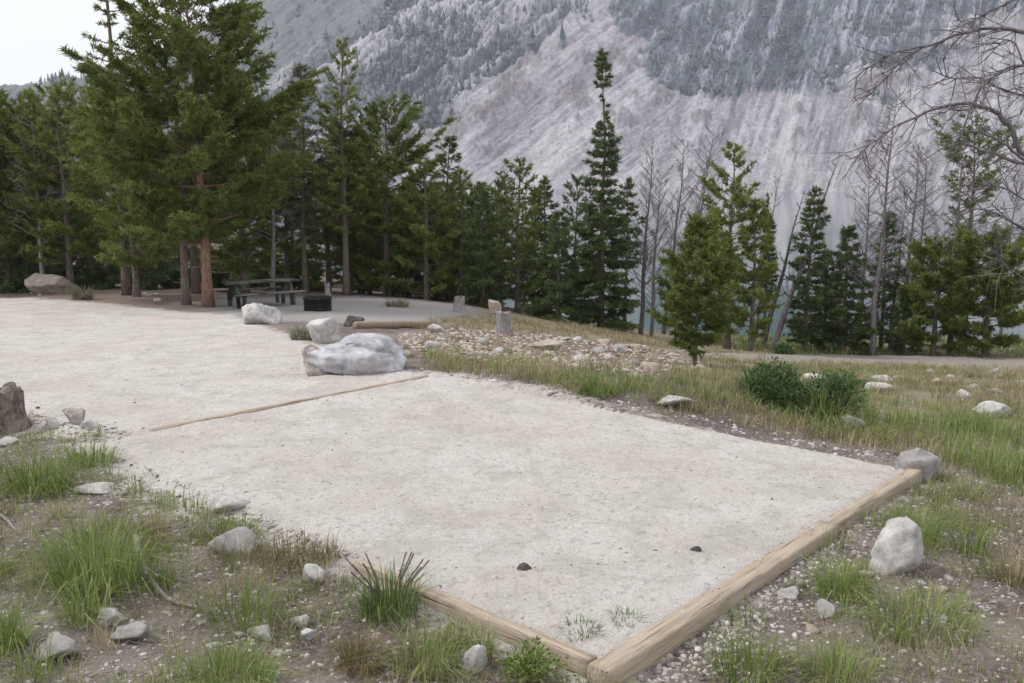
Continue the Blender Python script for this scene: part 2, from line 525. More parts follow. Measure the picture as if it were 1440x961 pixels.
M['sage'] = foliage("dull_sage_leaves", [(.2, (.10, .11, .06)), (.5, (.19, .19, .12)), (.8, (.30, .28, .20))], .25, 3)

# ------------------------------------------------------------------ terrain sheet
DRIVE = gpoly([(-500, 428), (-150, 420), (0, 421), (110, 427), (200, 436), (300, 444), (345, 462), (390, 474), (425, 498), (425, 530), (600, 530),
               (640, 560), (500, 700), (330, 704), (235, 655), (165, 608), (95, 600), (40, 572), (-60, 560), (-350, 590), (-700, 640)])
SITE = gpoly([(300, 438), (330, 421), (470, 419), (560, 419), (640, 430), (655, 438), (610, 450), (520, 455), (440, 452), (360, 450)])
PATH = gpoly([(960, 500), (1100, 498), (1250, 500), (1440, 504), (1700, 503), (1700, 520), (1440, 519), (1300, 516), (1150, 511), (1020, 506), (990, 503)])

def axis(lo, hi, a, b, fine, n):
    """grid lines: even spacing 'fine' in [a,b], growing outwards"""
    mid = list(np.arange(a, b, fine))
    r = []; x = b; s = fine
    while x < hi: r.append(x); s *= 1.055; x += s
    r.append(hi)
    l = []; x = a; s = fine
    while x > lo:
        s *= 1.055; x -= s; l.append(max(x, lo))
    return np.array(l[::-1] + mid + r)
xs = axis(-1500, 1500, -6.5, 6.5, .045, 0)
ys = axis(-80, 1300, 2.2, 11.5, .045, 0)
GX, GY = np.meshgrid(xs, ys)
GZ = H(GX, GY)
def grid_faces(ny, nx):
    i = np.arange(ny - 1)[:, None] * nx + np.arange(nx - 1)[None]
    i = i.ravel()
    return np.stack([i, i + 1, i + nx + 1, i + nx], -1)
psd = pad_sdf(GX, GY)
gd = poly_sdf(GX.ravel(), GY.ravel(), DRIVE).reshape(GX.shape)
right_side = sstep(-.3, .3, (GX - PAD[0][0]))    # the right border spills less
gravel = np.maximum(sstep(-.9, .15, gd), sstep(-.35, 0.02, psd) * (.62 - .26 * right_side))
meadow = sstep(9.3, 11.0, GY + .45 * GX) * sstep(-1.5, .5, GX + .0 * GY - (GY - 12) * -.1) * (1 - sstep(-.3, .1, psd))
meadow = np.maximum(meadow, sstep(4.6, 6.5, GX) * .75)
_rub = sstep(-.4, .4, poly_sdf(GX.ravel(), GY.ravel(), gpoly([(560, 470), (640, 462), (760, 470), (960, 495), (1000, 520), (930, 540), (800, 520), (640, 505), (570, 500)])).reshape(GX.shape))
meadow = meadow * (1 - .8 * _rub)
meadow = np.clip(meadow + .35 * fbm(GX * .5, GY * .5, 1.0, 3) * (GX > 2), 0, 1)
duff = sstep(21, 25, GY) * sstep(1, -3, GX)
site = sstep(-1.0, .3, poly_sdf(GX.ravel(), GY.ravel(), SITE).reshape(GX.shape))
ground_o = mesh_np("ground", np.stack([GX, GY, GZ], -1).reshape(-1, 3), grid_faces(*GX.shape), M['ground'], smooth=True,
                   attrs=dict(gravel=gravel.ravel(), meadow=meadow.ravel(), duff=duff.ravel(), site=site.ravel()))
tag(ground_o, "brown stony soil and dry meadow around the gravel pad", "ground", kind="structure")

def sheet(name, poly, mat, lift, step, edge=.18, hf=H, ragged=.12, inset=0.0):
    """surface sheet over the terrain with a ragged outline that dives under the soil at its rim"""
    lo, hi = poly.min(0), poly.max(0)
    lo = np.maximum(lo, [-45, 2]); hi = np.minimum(hi, [30, 40])
    x = np.arange(lo[0], hi[0] + step, step); y = np.arange(lo[1], hi[1] + step, step)
    X, Y = np.meshgrid(x, y)
    d = poly_sdf(X.ravel(), Y.ravel(), poly).reshape(X.shape) + ragged * fbm(X * 2.1, Y * 2.1, 4.4, 4) - inset
    Z = hf(X, Y) + lift * sstep(0.0, edge, d) - .02 * sstep(0.0, -.1, d)
    F = grid_faces(*X.shape)
    keep = (d.ravel()[F] > -step * (1.5 if ragged > 0 else .1)).any(1)
    F = F[keep]
    used = np.unique(F); mp = -np.ones(X.size, int); mp[used] = np.arange(len(used))
    V = np.stack([X, Y, Z], -1).reshape(-1, 3)[used]
    return mesh_np(name, V, mp[F], mat, smooth=True)
drv = sheet("gravel_driveway", DRIVE, M['gravel'], .012, .07)
tag(drv, "pale crushed gravel driveway running left from the pad", "driveway", kind="structure")
pad_o = sheet("gravel_pad", np.array(PAD), M['gravel'], .018, .05, edge=.04, ragged=.0, inset=.07)
tag(pad_o, "flat pale gravel tent pad framed by timbers", "gravel pad", kind="structure")
m, t, p, o = newmat("trodden_path")
v = coord(t)
t.links.new(ramp(t, noise(t, v, 14, 5, .7), [(.3, (.17, .15, .135)), (.7, (.34, .31, .28))]), p.inputs["Base Color"])
pth = sheet("footpath", PATH, m, .02, .12, edge=.3, ragged=.3)
tag(pth, "narrow grey footpath crossing the meadow before the trees", "path", kind="structure")

# ------------------------------------------------------------------ lake
m, t, p, o = newmat("lake_water")
p.inputs["Base Color"].default_value = (.05, .10, .10, 1)
p.inputs["Roughness"].default_value = .05
p.inputs["Specular IOR Level"].default_value = .5
bump(t, p, noise(t, coord(t, "Object", (1, .35, 1)), 2.2, 4), .07, .05)
lk = MB(); lk.add([(-1500, 14, -4), (1500, 14, -4), (1500, 1250, -4), (-1500, 1250, -4)], [(0, 1, 2, 3)])
lake = lk.build("lake_water", m)
tag(lake, "calm grey green lake behind the shore trees", "lake", kind="structure")

# ------------------------------------------------------------------ mountain
def MH(X, Y):
    X = np.asarray(X, float); Y = np.asarray(Y, float)
    foot = 790 + 35 * pnoise(X * .004, 1.3) + 12 * pnoise(X * .02, 4.3)
    s = Y - foot
    sc = .64 * s + .00022 * s * np.abs(s)
    rid = fbm(X * .006 + Y * .0035, Y * .0018, 2.0, 5)
    gul = 1 - np.abs(fbm(X * .011 + Y * .006, Y * .003, 6.0, 4))
    h = sc + sstep(20, 260, s) * (34 * rid + 20 * (gul - .5)) + sstep(0, 60, s) * 4.5 * fbm(X * .05, Y * .05, 9, 4)
    xa = X / np.maximum(Y, 1) * 1150
    Rg = np.interp(xa, [-2500, -1300, -700, -512, -420, -325, -280, -200, -100, 3000], [60, 80, 96, 114, 150, 200, 232, 330, 480, 560])
    Rg = Rg + 7 * fbm(X * .012, Y * .002, 3.3, 4)
    k = 14.0
    hm = -k * np.logaddexp(-h / k, -Rg / k)
    hm = hm - sstep(0, 500, (s - Rg / .62 - 120)) * Rg * .4
    return hm - 6.0 + 1.6
az = np.concatenate([np.linspace(-1.15, -.72, 90)[:-1], np.linspace(-.72, .72, 1500), np.linspace(.72, 1.15, 90)[1:]])
ds = np.concatenate([np.linspace(740, 1260, 620), np.linspace(1264, 2100, 90)])
AA, DD = np.meshgrid(az, ds)
MX, MY = AA * DD, DD
MZ = MH(MX, MY)
mpx, mpy = to_px(MX, MY, MZ)
def masks(px, py, X, Y, Z):
    """zones of the mountainside, laid out by bearing and height above the lake"""
    nz = fbm(X * .012, Z * .02 + Y * .004, 5.5, 4)
    nz2 = fbm(X * .035, Z * .05 + Y * .01, 7.5, 3)
    yb = np.interp(px, [700, 840, 880, 930, 990, 1090, 1180, 1250, 1350, 1440, 1700], [-200, -40, 45, 105, 128, 138, 122, 95, 55, 30, 30])
    upper_right = sstep(20, -20, py - yb + 62 * nz + 16 * nz2)
    xb = np.interp(py, [-300, 0, 60, 110, 180, 240, 300], [980, 850, 775, 705, 610, 575, 560])
    left = sstep(6, -6, px - xb + 34 * nz)
    smooth = sstep(40, -30, px - 525 + 1.5 * (py - 10) + 26 * nz) * left
    return upper_right, left, smooth, nz, nz2
ur, lf, sm, nz, nz2 = masks(mpx, mpy, MX, MY, MZ)
# fall line streaks: the fans left of the middle run down to the left, the slope on the right falls straight
q1, l1 = .60 * mpx + .80 * mpy, -.80 * mpx + .60 * mpy
q2, l2 = .93 * mpx + .25 * mpy, mpy - .2 * mpx
wr_ = sstep(840, 1060, mpx)
def streaks(k, o, n=4): return (1 - wr_) * fbm(q1 / k, l1 / (k * 9), o, n, .6) + wr_ * fbm(q2 / k, l2 / (k * 7), o + 3, n, .6)
s1, s2 = streaks(26, 1.5), streaks(8, 4.5, 3)
grain = fbm(mpx / 3.5, mpy / 2.6, 2.5, 3, .7)
blotch = fbm(mpx / 34, mpy / 24, 8.5, 5, .6)
def spot(cx, cy, rx, ry, ang=0.):
    c_, s_ = math.cos(ang), math.sin(ang)
    u = (mpx - cx) * c_ + (mpy - cy) * s_; v_ = -(mpx - cx) * s_ + (mpy - cy) * c_
    return np.clip(1.6 * np.exp(-((u / rx) ** 2 + (v_ / ry) ** 2)) - .5 + .6 * blotch, 0, 1)
outc = np.maximum.reduce([spot(803, 132, 13, 30, .5), spot(700, 145, 46, 20, -.65), spot(730, 95, 60, 16, -.7), spot(650, 170, 40, 12, -.7), spot(860, 70, 14, 24, .4), spot(935, 130, 22, 16),
                          spot(910, 40, 18, 40, .5), spot(985, 165, 26, 10), spot(1230, 120, 40, 16, -.3)]) * (1 - ur)
outc = np.maximum(outc, sstep(.55, .8, blotch + .3 * s1) * .8 * (1 - ur) * (1 - lf) * sstep(250, 200, mpy))
# rocky ribs stand proud of the scree
cragness = np.clip(np.maximum(ur * .8, lf * (1 - sm)), 0, 1)
cragness = cragness * (1 - .7 * sm)
relief = cragness * (8 * s1 + 3 * s2 + 1.6 * grain + 8 * blotch) + (1 - cragness) * (2.6 * s1 + 1.5 * s2 + .35 * grain) + outc * (4 + 3 * grain)
MZ2 = MZ + relief * sstep(0, 30, MZ + 4)
pale = np.clip(.55 + .55 * s1 + .35 * s2 + .35 * grain, 0, 1)
m, t, p, o = newmat("mountain_rock")
v = coord(t)
fine = noise(t, v, .22, 6, .8)
scree = ramp(t, attr(t, "pale"), [(.1, (.215, .20, .225)), (.4, (.33, .31, .335)), (.7, (.42, .40, .425)), (1., (.50, .48, .505))])
scree = mix(t, ramp(t, fine, [(.38, .45), (.55, .0)]), scree, (.25, .215, .225))
rock = ramp(t, attr(t, "pale"), [(.2, (.05, .056, .066)), (.45, (.13, .135, .15)), (.65, (.26, .25, .27)), (.95, (.46, .44, .46))])
blue = ramp(t, attr(t, "pale"), [(.2, (.045, .06, .07)), (.5, (.09, .108, .13)), (.72, (.155, .175, .215)), (.95, (.34, .35, .40))])
green = ramp(t, fine, [(.35, (.085, .10, .095)), (.65, (.15, .165, .165))])
c = mix(t, attr(t, "crag"), scree, rock)
c = mix(t, attr(t, "upper"), c, blue)
c = mix(t, mth(t, "MULTIPLY", attr(t, "upper"), ramp(t, noise(t, v, .018, 5, .65), [(.50, 0.), (.60, .55)])), c, (.10, .12, .095))
c = mix(t, attr(t, "moss"), c, green)
c = mix(t, attr(t, "outcrop"), c, mix(t, fine, (.12, .095, .10), (.34, .29, .30)))
t.links.new(c, p.inputs["Base Color"])
bump(t, p, fine, .6, 3.0)
mtn = mesh_np("mountain", np.stack([MX, MY, MZ2], -1).reshape(-1, 3), grid_faces(*MX.shape), m, smooth=True,
              attrs=dict(crag=(lf * (1 - sm)).ravel(), moss=(sm * .85).ravel(), upper=(ur * .92).ravel(), outcrop=(outc * .85).ravel(), pale=pale.ravel()))
tag(mtn, "steep mountainside of pale scree and crags above the lake", "mountain", kind="structure")

# ---- conifers on the mountain: a mass nobody could count
rng = np.random.RandomState(11)
def cone_trees(P, h, r, rg, ns=6, tiers=3):
    """many small irregular tiered conifers in one mesh"""
    n = len(P); V = []; T = []; TI = []
    base = 0
    for k in range(tiers):
        z0 = h * (.08 + .28 * k); z1 = h * (1.0 if k == tiers - 1 else .55 + .26 * k)
        rr = r * (1 - .3 * k)
        a = np.arange(ns) / ns * 2 * math.pi + k * .5
        jit = rg.uniform(.55, 1.2, (n, ns))
        ring = np.stack([P[:, None, 0] + rr[:, None] * jit * np.cos(a), P[:, None, 1] + rr[:, None] * jit * np.sin(a),
                         P[:, None, 2] + z0[:, None] + h[:, None] * rg.uniform(-.06, .06, (n, ns))], -1)
        tip = np.stack([P[:, 0], P[:, 1], P[:, 2] + z1], -1)[:, None]
        VV = np.concatenate([ring, tip], 1)
        idx = base + np.arange(n)[:, None] * (ns + 1)
        j = np.arange(ns)[None]
        T.append(np.stack([idx + j, idx + (j + 1) % ns, np.broadcast_to(idx + ns, (n, ns))], -1).reshape(-1, 3))
        V.append(VV.reshape(-1, 3)); TI.append(np.repeat(rg.rand(n), ns + 1))
        base += n * (ns + 1)
    return np.vstack(V), np.vstack(T), np.concatenate(TI)
N = 120000
a_ = rng.uniform(-.75, .75, N); d_ = rng.uniform(800, 1500, N)
X_, Y_ = a_ * d_, d_
Z_ = MH(X_, Y_)
px_, py_ = to_px(X_, Y_, Z_)
u_, l_, s_, n1_, n2_ = masks(px_, py_, X_, Y_, Z_)
clump = sstep(-.15, .45, fbm(X_ * .02, Y_ * .02, 1.1, 4))
def blob(cx, cy, rx, ry): return np.exp(-(((px_ - cx) / rx) ** 2 + ((py_ - cy) / ry) ** 2))
dark = np.maximum.reduce([blob(620, 40, 70, 45), blob(560, 130, 50, 45), blob(660, 0, 90, 30), blob(860, 0, 40, 25), blob(430, 150, 45, 40), blob(500, 130, 40, 40) * .8, blob(650, 20, 60, 40), blob(760, 10, 40, 30) * .5])
dens = u_ * (.15 + .85 * clump) * .7 + l_ * (1 - s_) * (.05 * clump ** 2 + 1.1 * dark ** 1.5 * (.3 + .7 * clump)) + l_ * s_ * (.025 * clump) + .004
dens = np.where((u_ + l_) < .35, 0, dens)
dens = np.where(px_ < 330, np.maximum(dens, .12 * clump), dens)
keep = (rng.rand(N) < dens) & (py_ > -60) & (py_ < 262) & (px_ > -150) & (px_ < 1600)
P_ = np.stack([X_, Y_, Z_ - 1], -1)[keep]
h_ = rng.uniform(3.5, 9, len(P_)) * (0.7 + .6 * rng.rand(len(P_)))
h_ = h_ * np.where(X_[keep] < -40, 1.35, 1.0)
V, T, TI = cone_trees(P_, h_, h_ * rng.uniform(.2, .42, len(P_)), rng)
M['farfir'] = foliage("distant_fir_needles", [(.25, (.025, .038, .034)), (.5, (.055, .075, .066)), (.75, (.14, .16, .145))], .1, .02)
fo = mesh_np("distant_forest", V, T, M['farfir'], attrs=dict(tint=TI))
tag(fo, "dark conifer woods scattered over the crags of the mountain", "forest", kind="stuff")
print("far trees", len(P_))
# single conifers climbing along the edge of the scree fan
gx = [(592, 186), (603, 176), (612, 170), (622, 160), (632, 150), (641, 141), (650, 136), (660, 126), (671, 118), (686, 108), (694, 92), (702, 80), (716, 70), (748, 64), (790, 66), (700, 62)]
for i, (qx, qy) in enumerate(gx):
    dd = np.linspace(800, 1600, 1600); d = raydir(qx, qy)
    t_ = dd / d[1]
    zz = CAMZ + d[2] * t_; xx = d[0] * t_
    hit = np.nonzero(zz < MH(xx, dd))[0]
    if not len(hit): continue
    j = hit[0]
    hh = rng.uniform(17, 30)
    V, T, TI = cone_trees(np.array([[0, 0, -4.0]]), np.array([hh]), np.array([hh * .2]), rng, 8, 4)
    tr = mesh_np("conifer", V, T, M['farfir'], attrs=dict(tint=TI), loc=(xx[j], dd[j], float(MH(xx[j], dd[j])) + 3))
    tag(tr, "tiny dark conifer in the line climbing the edge of the pale scree fan", "conifer", "conifers along the scree edge")

# ------------------------------------------------------------------ rocks
def ico(sub):
    import bmesh
    bm = bmesh.new(); bmesh.ops.create_icosphere(bm, subdivisions=sub, radius=1.0)
    V = np.array([v.co[:] for v in bm.verts]); F = np.array([[v.index for v in f.verts] for f in bm.faces])
    bm.free()
    return V, F
ICO = {s: ico(s) for s in (1, 2, 3, 4, 5)}
def rock_shape(size, seed, sub=4, facets=18, rough=.08, cut=.48, lump=.05):
    rg = np.random.RandomState(seed)
    V, F = ICO[sub]
    n = rg.normal(size=(facets, 3)); n /= np.linalg.norm(n, axis=1)[:, None]
    dd = rg.uniform(cut, 1.0, facets)
    dots = V @ n.T
    r = np.min(np.where(dots > .05, dd[None] / np.maximum(dots, .05), 9), axis=1)
    r = np.minimum(r, 1.25)
    o = seed * 3.17
    r = r * (1 + rough * fbm(V[:, 0] * 1.7 + o, V[:, 1] * 1.7, V[:, 2] * 1.7, 4)) + rough * .25 * fbm(V[:, 0] * 7 + o, V[:, 1] * 7, V[:, 2] * 7, 3)
    r = r * (1 - lump * np.abs(fbm(V[:, 0] * 3.4 + o, V[:, 1] * 3.4, V[:, 2] * 3.4, 4, .6)))
    P = V * r[:, None]
    P -= (P.max(0) + P.min(0)) / 2
    P /= (P.max(0) - P.min(0))
    P[:, 2] = P[:, 2] + .5
    return P * np.array(size), F
def rock(name, box, mat, seed, label, cat="rock", group=None, depth=.8, sub=4, sink=.30, facets=18, rough=.10, rz=0, post=None):
    """box = x0,y0,x1,y1 read off the photograph; size in metres follows from the distance of its foot"""
    x0, y0, x1, y1 = box
    g = ground((x0 + x1) / 2, y1 - (y1 - y0) * .12)
    sc = math.hypot(g[1], CAMZ - g[2]) / FPX * 1.0
    w = (x1 - x0) * sc; hb = (y1 - y0) * sc; el = math.atan2(CAMZ - g[2], g[1])
    h = max(.45 * hb, hb - (.38 if cat == 'boulder' else .62) * w * depth * math.sin(el)) / math.cos(el)
    V, F = rock_shape((w, w * depth, h * (1 + sink)), seed, sub, facets, rough)
    V[:, 2] -= h * sink
    if post: V = post(V, w, h)
    o = mesh_np(name, V, F, mat, loc=(g[0], g[1] + w * depth * .25, g[2]))
    o.rotation_euler = (0, 0, rz)
    return tag(o, label, cat, group)

def big_boulder(V, w, h):
    # ledges on the lower left and a crack sweeping across the face
    x = V[:, 0] / w; z = V[:, 2] / h
    lay = np.sin(z * 26 + 3 * x + 2 * fbm(x * 3, z * 3, 1.0, 2)) * .012 * w * sstep(.25, -.2, x)
    V[:, 0] += V[:, 0] / w * lay * 2; V[:, 1] += V[:, 1] / w * lay * 2
    crack = np.exp(-((z - (.80 - .9 * (x + .02) ** 2 - .25 * x) ) / .035) ** 2) * sstep(-.45, -.2, x)
    V[:, 1] += .035 * w * crack * (V[:, 1] < 0)
    V[:, 2] -= .03 * w * crack
    low = sstep(.1, .45, x) * .1
    V[:, 2] *= 1 - low
    return V
rock("boulder", (428, 478, 568, 533), M['rock_blue'], 21, "large blue white boulder with brown layered ledges at the far pad corner", "boulder", depth=.75, sub=5, facets=10, rough=.05, sink=.45, post=big_boulder)
rock("rock", (423, 488, 474, 534), M['rock_brown'], 22, "brown layered rock leaning on the left end of the large boulder", depth=.8, facets=12)
rock("boulder", (430, 449, 481, 488), M['rock_white'], 5, "knobbly white boulder just behind the large blue white one", "boulder")
rock("boulder", (334, 428, 392, 461), M['rock_white'], 9, "pointed white boulder on the gravel in front of the picnic table", "boulder", facets=9)
rock("boulder", (32, 387, 100, 418), M['rock_tan'], 14, "tan hump shaped boulder at the far side of the driveway", "boulder", facets=9)
rock("boulder", (-22, 392, 24, 414), M['rock_white'], 15, "pale rock cut by the edge of the photo beyond the driveway", "rock")
rock("boulder", (1234, 745, 1306, 822), M['rock_white'], 33, "tall upright whitish boulder beside the right timber border", "boulder", facets=9, rough=.05, rz=.5)
rock("boulder", (1266, 635, 1328, 684), M['rock_grey'], 38, "weathered grey boulder against the right end of the pad timber", "boulder", rough=.1, facets=16, sink=.6)
rock("rock", (482, 444, 512, 461), M['rock_dark'], 17, "dark brown rock at the left end of the lying timber", "rock")
rock("rock", (292, 748, 357, 786), M['rock_grey'], 41, "flat topped grey stone in grass left of the pad", facets=8, rough=.03)
rock("rock", (288, 699, 348, 727), M['rock_white'], 43, "flat white stone at the gravel edge behind the grey slab", facets=10)
rock("rock", (97, 678, 157, 696), M['rock_white'], 45, "low white stone beside the big green grass tuft", facets=10)
rock("rock", (45, 672, 78, 694), M['rock_dark'], 46, "small dark stone in grass near the left edge of the photo")
rock("rock", (424, 799, 458, 829), M['rock_white'], 47, "round white stone left of the spiky plant")
rock("rock", (644, 916, 684, 955), M['rock_white'], 49, "pointed white stone between the leafy plants below the pad", facets=8)
rock("rock", (48, 894, 106, 932), M['rock_grey'], 50, "rough grey lilac stone in the bottom left corner")
rock("rock", (158, 878, 206, 906), M['rock_grey'], 51, "pale grey stone below the curved root")
rock("rock", (344, 880, 382, 903), M['rock_white'], 52, "white stone beside the bright grass at the bottom")
rock("rock", (408, 864, 434, 886), M['rock_white'], 53, "small white stone right of the lower dry grass")
rock("rock", (422, 892, 444, 912), M['rock_white'], 54, "small white stone near the bottom between pebbles")
rock("rock", (133, 856, 172, 884), M['rock_white'], 55, "slanting pale stone shard under the curved root")
rock("rock", (922, 556, 977, 577), M['rock_white'], 57, "long low pale stone at the rear pad edge")
rock("rock", (1172, 583, 1218, 613), M['rock_grey'], 58, "grey rock at the right foot of the dark shrub")
rock("rock", (1128, 524, 1170, 534), M['rock_white'], 59, "whitish rock behind the dark green shrub")
rock("rock", (1222, 540, 1256, 554), M['rock_white'], 60, "small pale rock right of the dark green shrub")
rock("rock", (1374, 566, 1428, 592), M['rock_white'], 61, "broad pale rock in the meadow near the right edge")
rock("rock", (1228, 528, 1256, 540), M['rock_white'], 62, "smaller pale rock farther back in the meadow grass")
rock("rock", (1146, 845, 1178, 870), M['rock_grey'], 63, "bluish grey stone below the right timber border")
rock("rock", (1206, 806, 1232, 824), M['rock_tan'], 64, "yellowish stone at the foot of the upright boulder")
rock("rock", (1094, 826, 1126, 846), M['rock_white'], 65, "flat pale stone against the right timber border")
rock("rock", (727, 794, 748, 810), M['rock_dark'], 66, "fist sized dark stone lying on the pad gravel", sub=3)
rock("rock", (970, 773, 986, 786), M['rock_dark'], 67, "small black stone lying alone on the pad gravel right of centre", sub=3)
rock("rock", (84, 578, 118, 602), M['rock_brown'], 68, "reddish rubble stone on the driveway edge near the stump")
rock("rock", (60, 590, 86, 606), M['rock_grey'], 69, "grey rubble stone between the stump and the reddish one")
rock("rock", (112, 592, 134, 606), M['rock_white'], 70, "pinkish rubble stone on the driveway edge")
rock("rock", (-6, 612, 22, 628), M['rock_white'], 71, "flat pale stone under the stump at the left edge")
rock("rock", (740, 478, 790, 496), M['rock_tan'], 72, "tan rock in the rubble strip right of the grey stump")
rock("rock", (858, 482, 884, 498), M['rock_white'], 73, "pale rock on the rubble strip below the tall spruce")
rock("rock", (600, 456, 624, 470), M['rock_white'], 74, "small pale rock beyond the right end of the lying timber")
rock("rock", (560, 480, 580, 500), M['rock_tan'], 75, "upright tan rock right of the large boulder")
rock("rock", (686, 424, 706, 446), M['rock_tan'], 76, "upright tan rock touching the grey stump")

# rubble strip behind the pad: rocks nobody could tell apart, one mesh shape each reused
protos = []
for i in range(10):
    V, F = rock_shape((1, .85, .62), 200 + i, 2, 10, .1)
    V[:, 2] -= .15
    me = mesh_np("rock", V, F, [M['rock_tan'], M['rock_grey'], M['rock_white'], M['rock_tan'], M['rock_white']][i % 5])
    protos.append(me.data); bpy.data.objects.remove(me)
RUB = gpoly([(560, 470), (640, 462), (760, 470), (960, 495), (1000, 520), (930, 540), (800, 520), (640, 505), (570, 500)])
rr = random.Random(3)
def scatter_rocks(poly, n, smin, smax, label, group):
    lo, hi = poly.min(0), poly.max(0); k = 0
    while k < n:
        x, y = rr.uniform(lo[0], hi[0]), rr.uniform(lo[1], hi[1])
        if not inpoly(np.array([x]), np.array([y]), poly)[0]: continue
        s = smin + (smax - smin) * rr.random() ** 2.2
        o = bpy.data.objects.new("rock", protos[rr.randrange(10)])
        COL.objects.link(o)
        o.location = (x, y, float(H(x, y)) - .01)
        o.scale = (s, s * rr.uniform(.7, 1.1), s * rr.uniform(.5, 1.0))
        o.rotation_euler = (rr.uniform(-.2, .2), rr.uniform(-.2, .2), rr.uniform(0, 6.28))
        tag(o, label, "rock", group); k += 1
scatter_rocks(RUB, 112, .09, .30, "small pinkish tan rock among the rubble strip behind the pad", "rocks of the rubble strip behind the pad")
scatter_rocks(gpoly([(990, 520), (1440, 520), (1440, 570), (1230, 570), (1000, 535)]), 34, .08, .28, "small pale rock half hidden in the meadow grass", "pale rocks in the meadow")
scatter_rocks(gpoly([(0, 420), (0, 405), (260, 416), (260, 432), (120, 426)]), 22, .12, .4, "small pale rock lining the far edge of the driveway", "rocks lining the far driveway edge")
scatter_rocks(gpoly([(0, 640), (0, 961), (560, 961), (480, 800), (340, 720), (200, 660)]), 44, .03, .085, "small pale stone lying on the foreground soil", "stones on the foreground soil")
scatter_rocks(gpoly([(1010, 961), (1090, 860), (1260, 720), (1330, 690), (1440, 740), (1440, 961)]), 34, .03, .09, "small pale stone on the soil right of the timber border", "stones right of the timber border")

# ------------------------------------------------------------------ loose pebbles (stuff)
def pebble_mesh(name, X, Y, S, mats, label, seed, lift=0.0):
    rg = np.random.RandomState(seed)
    V0, F0 = ICO[1]
    n = len(X)
    Z = H(X, Y) + lift
    jit = rg.uniform(.6, 1.25, (n, len(V0)))
    sc = np.stack([S, S * rg.uniform(.6, 1, n), S * rg.uniform(.35, .7, n)], -1)
    a = rg.uniform(0, 6.28, n)
    V = V0[None] * jit[..., None] * sc[:, None]
    c, s = np.cos(a)[:, None], np.sin(a)[:, None]
    V = np.stack([V[..., 0] * c - V[..., 1] * s + X[:, None], V[..., 0] * s + V[..., 1] * c + Y[:, None], V[..., 2] + Z[:, None]], -1)
    F = F0[None] + np.arange(n)[:, None, None] * len(V0)
    o = mesh_np(name, V.reshape(-1, 3), F.reshape(-1, 3), mats, attrs=dict(tint=np.repeat(rg.rand(n), len(V0))))
    return tag(o, label, "gravel", kind="stuff")
m, t, p, o = newmat("pebble_mix")
t.links.new(ramp(t, attr(t, "tint"), [(.0, (.11, .095, .09)), (.25, (.26, .23, .22)), (.5, (.38, .34, .33)), (.85, (.46, .43, .42)), (1., (.64, .62, .62))]), p.inputs["Base Color"])
M['pebble'] = m
m, t, p, o = newmat("pad_chip_mix")
t.links.new(ramp(t, attr(t, "tint"), [(.0, (.22, .21, .20)), (.12, (.40, .37, .35)), (.6, (.54, .51, .48)), (1., (.68, .66, .64))]), p.inputs["Base Color"])
M['chip'] = m
m, t, p, o = newmat("rubble_mix")
t.links.new(ramp(t, attr(t, "tint"), [(.0, (.15, .105, .09)), (.3, (.31, .24, .205)), (.65, (.44, .36, .315)), (1., (.60, .54, .50))]), p.inputs["Base Color"])
M['rubble'] = m
rg = np.random.RandomState(5)
_e = flat(1302, 662) - flat(862, 950); _e = _e / np.linalg.norm(_e); nRo = np.array([_e[1], -_e[0]])
FORE = gpoly([(-150, 640), (60, 606), (165, 612), (235, 655), (330, 704), (480, 780), (600, 838), (720, 900), (850, 961), (1000, 1060), (-200, 1060)])
RFORE = gpoly([(870, 961), (1300, 690), (1340, 650), (2000, 700), (2000, 1060), (850, 1060)])
def sample(poly, n, rg):
    lo, hi = poly.min(0), poly.max(0)
    x = rg.uniform(lo[0], hi[0], n * 3); y = rg.uniform(lo[1], hi[1], n * 3)
    k = inpoly(x, y, poly)
    return x[k][:n], y[k][:n]
X, Y = sample(FORE, 9000, rg)
k = pad_sdf(X, Y) < -.02
X, Y = X[k], Y[k]
pebble_mesh("gravel", X, Y, .004 + .016 * rg.rand(len(X)) ** 3, M['pebble'], "loose pink grey pebbles over the left foreground soil", 1)
E = gpoly([(862, 952), (1010, 868), (1160, 765), (1300, 664)])
tt = rg.uniform(0, 2.999, 2600); i = tt.astype(int); f = (tt - i)[:, None]
Q = E[i] * (1 - f) + E[i + 1] * f + np.abs(rg.normal(0, .16, len(tt)))[:, None] * nRo
k = pad_sdf(Q[:, 0], Q[:, 1]) < -.012
Q = Q[k]
pebble_mesh("gravel", Q[:, 0], Q[:, 1], .004 + .020 * rg.rand(len(Q)) ** 3, M['pebble'], "pale gravel spilled outside the right timber border", 12)
X, Y = sample(RFORE, 11000, rg)
k = pad_sdf(X, Y) < -.02
X, Y = X[k], Y[k]
pebble_mesh("gravel", X, Y, .004 + .014 * rg.rand(len(X)) ** 3, M['pebble'], "loose pebbles over the soil right of the timber border", 2)
X, Y = sample(np.array(PAD), 9000, rg)
pebble_mesh("gravel", X, Y, .003 + .007 * rg.rand(len(X)) ** 4, M['chip'], "fine loose chips on the gravel pad", 3, .018)
X, Y = sample(DRIVE, 9000, rg)
k = (Y < 14) & (pad_sdf(X, Y) < 0)
X, Y = X[k], Y[k]
pebble_mesh("gravel", X, Y, .004 + .012 * rg.rand(len(X)) ** 4, M['chip'], "fine loose chips on the gravel driveway", 4, .012)
X, Y = sample(RUB, 5200, rg)
pebble_mesh("rubble", X, Y, .015 + .05 * rg.rand(len(X)) ** 2, M['rubble'], "pinkish tan small rubble filling the strip behind the pad", 9)
X, Y = sample(np.array(PAD), 420, rg)
pebble_mesh("gravel", X, Y, .006 + .010 * rg.rand(len(X)) ** 2, M['pebble'], "scattered darker stones on the gravel pad", 10, .016)
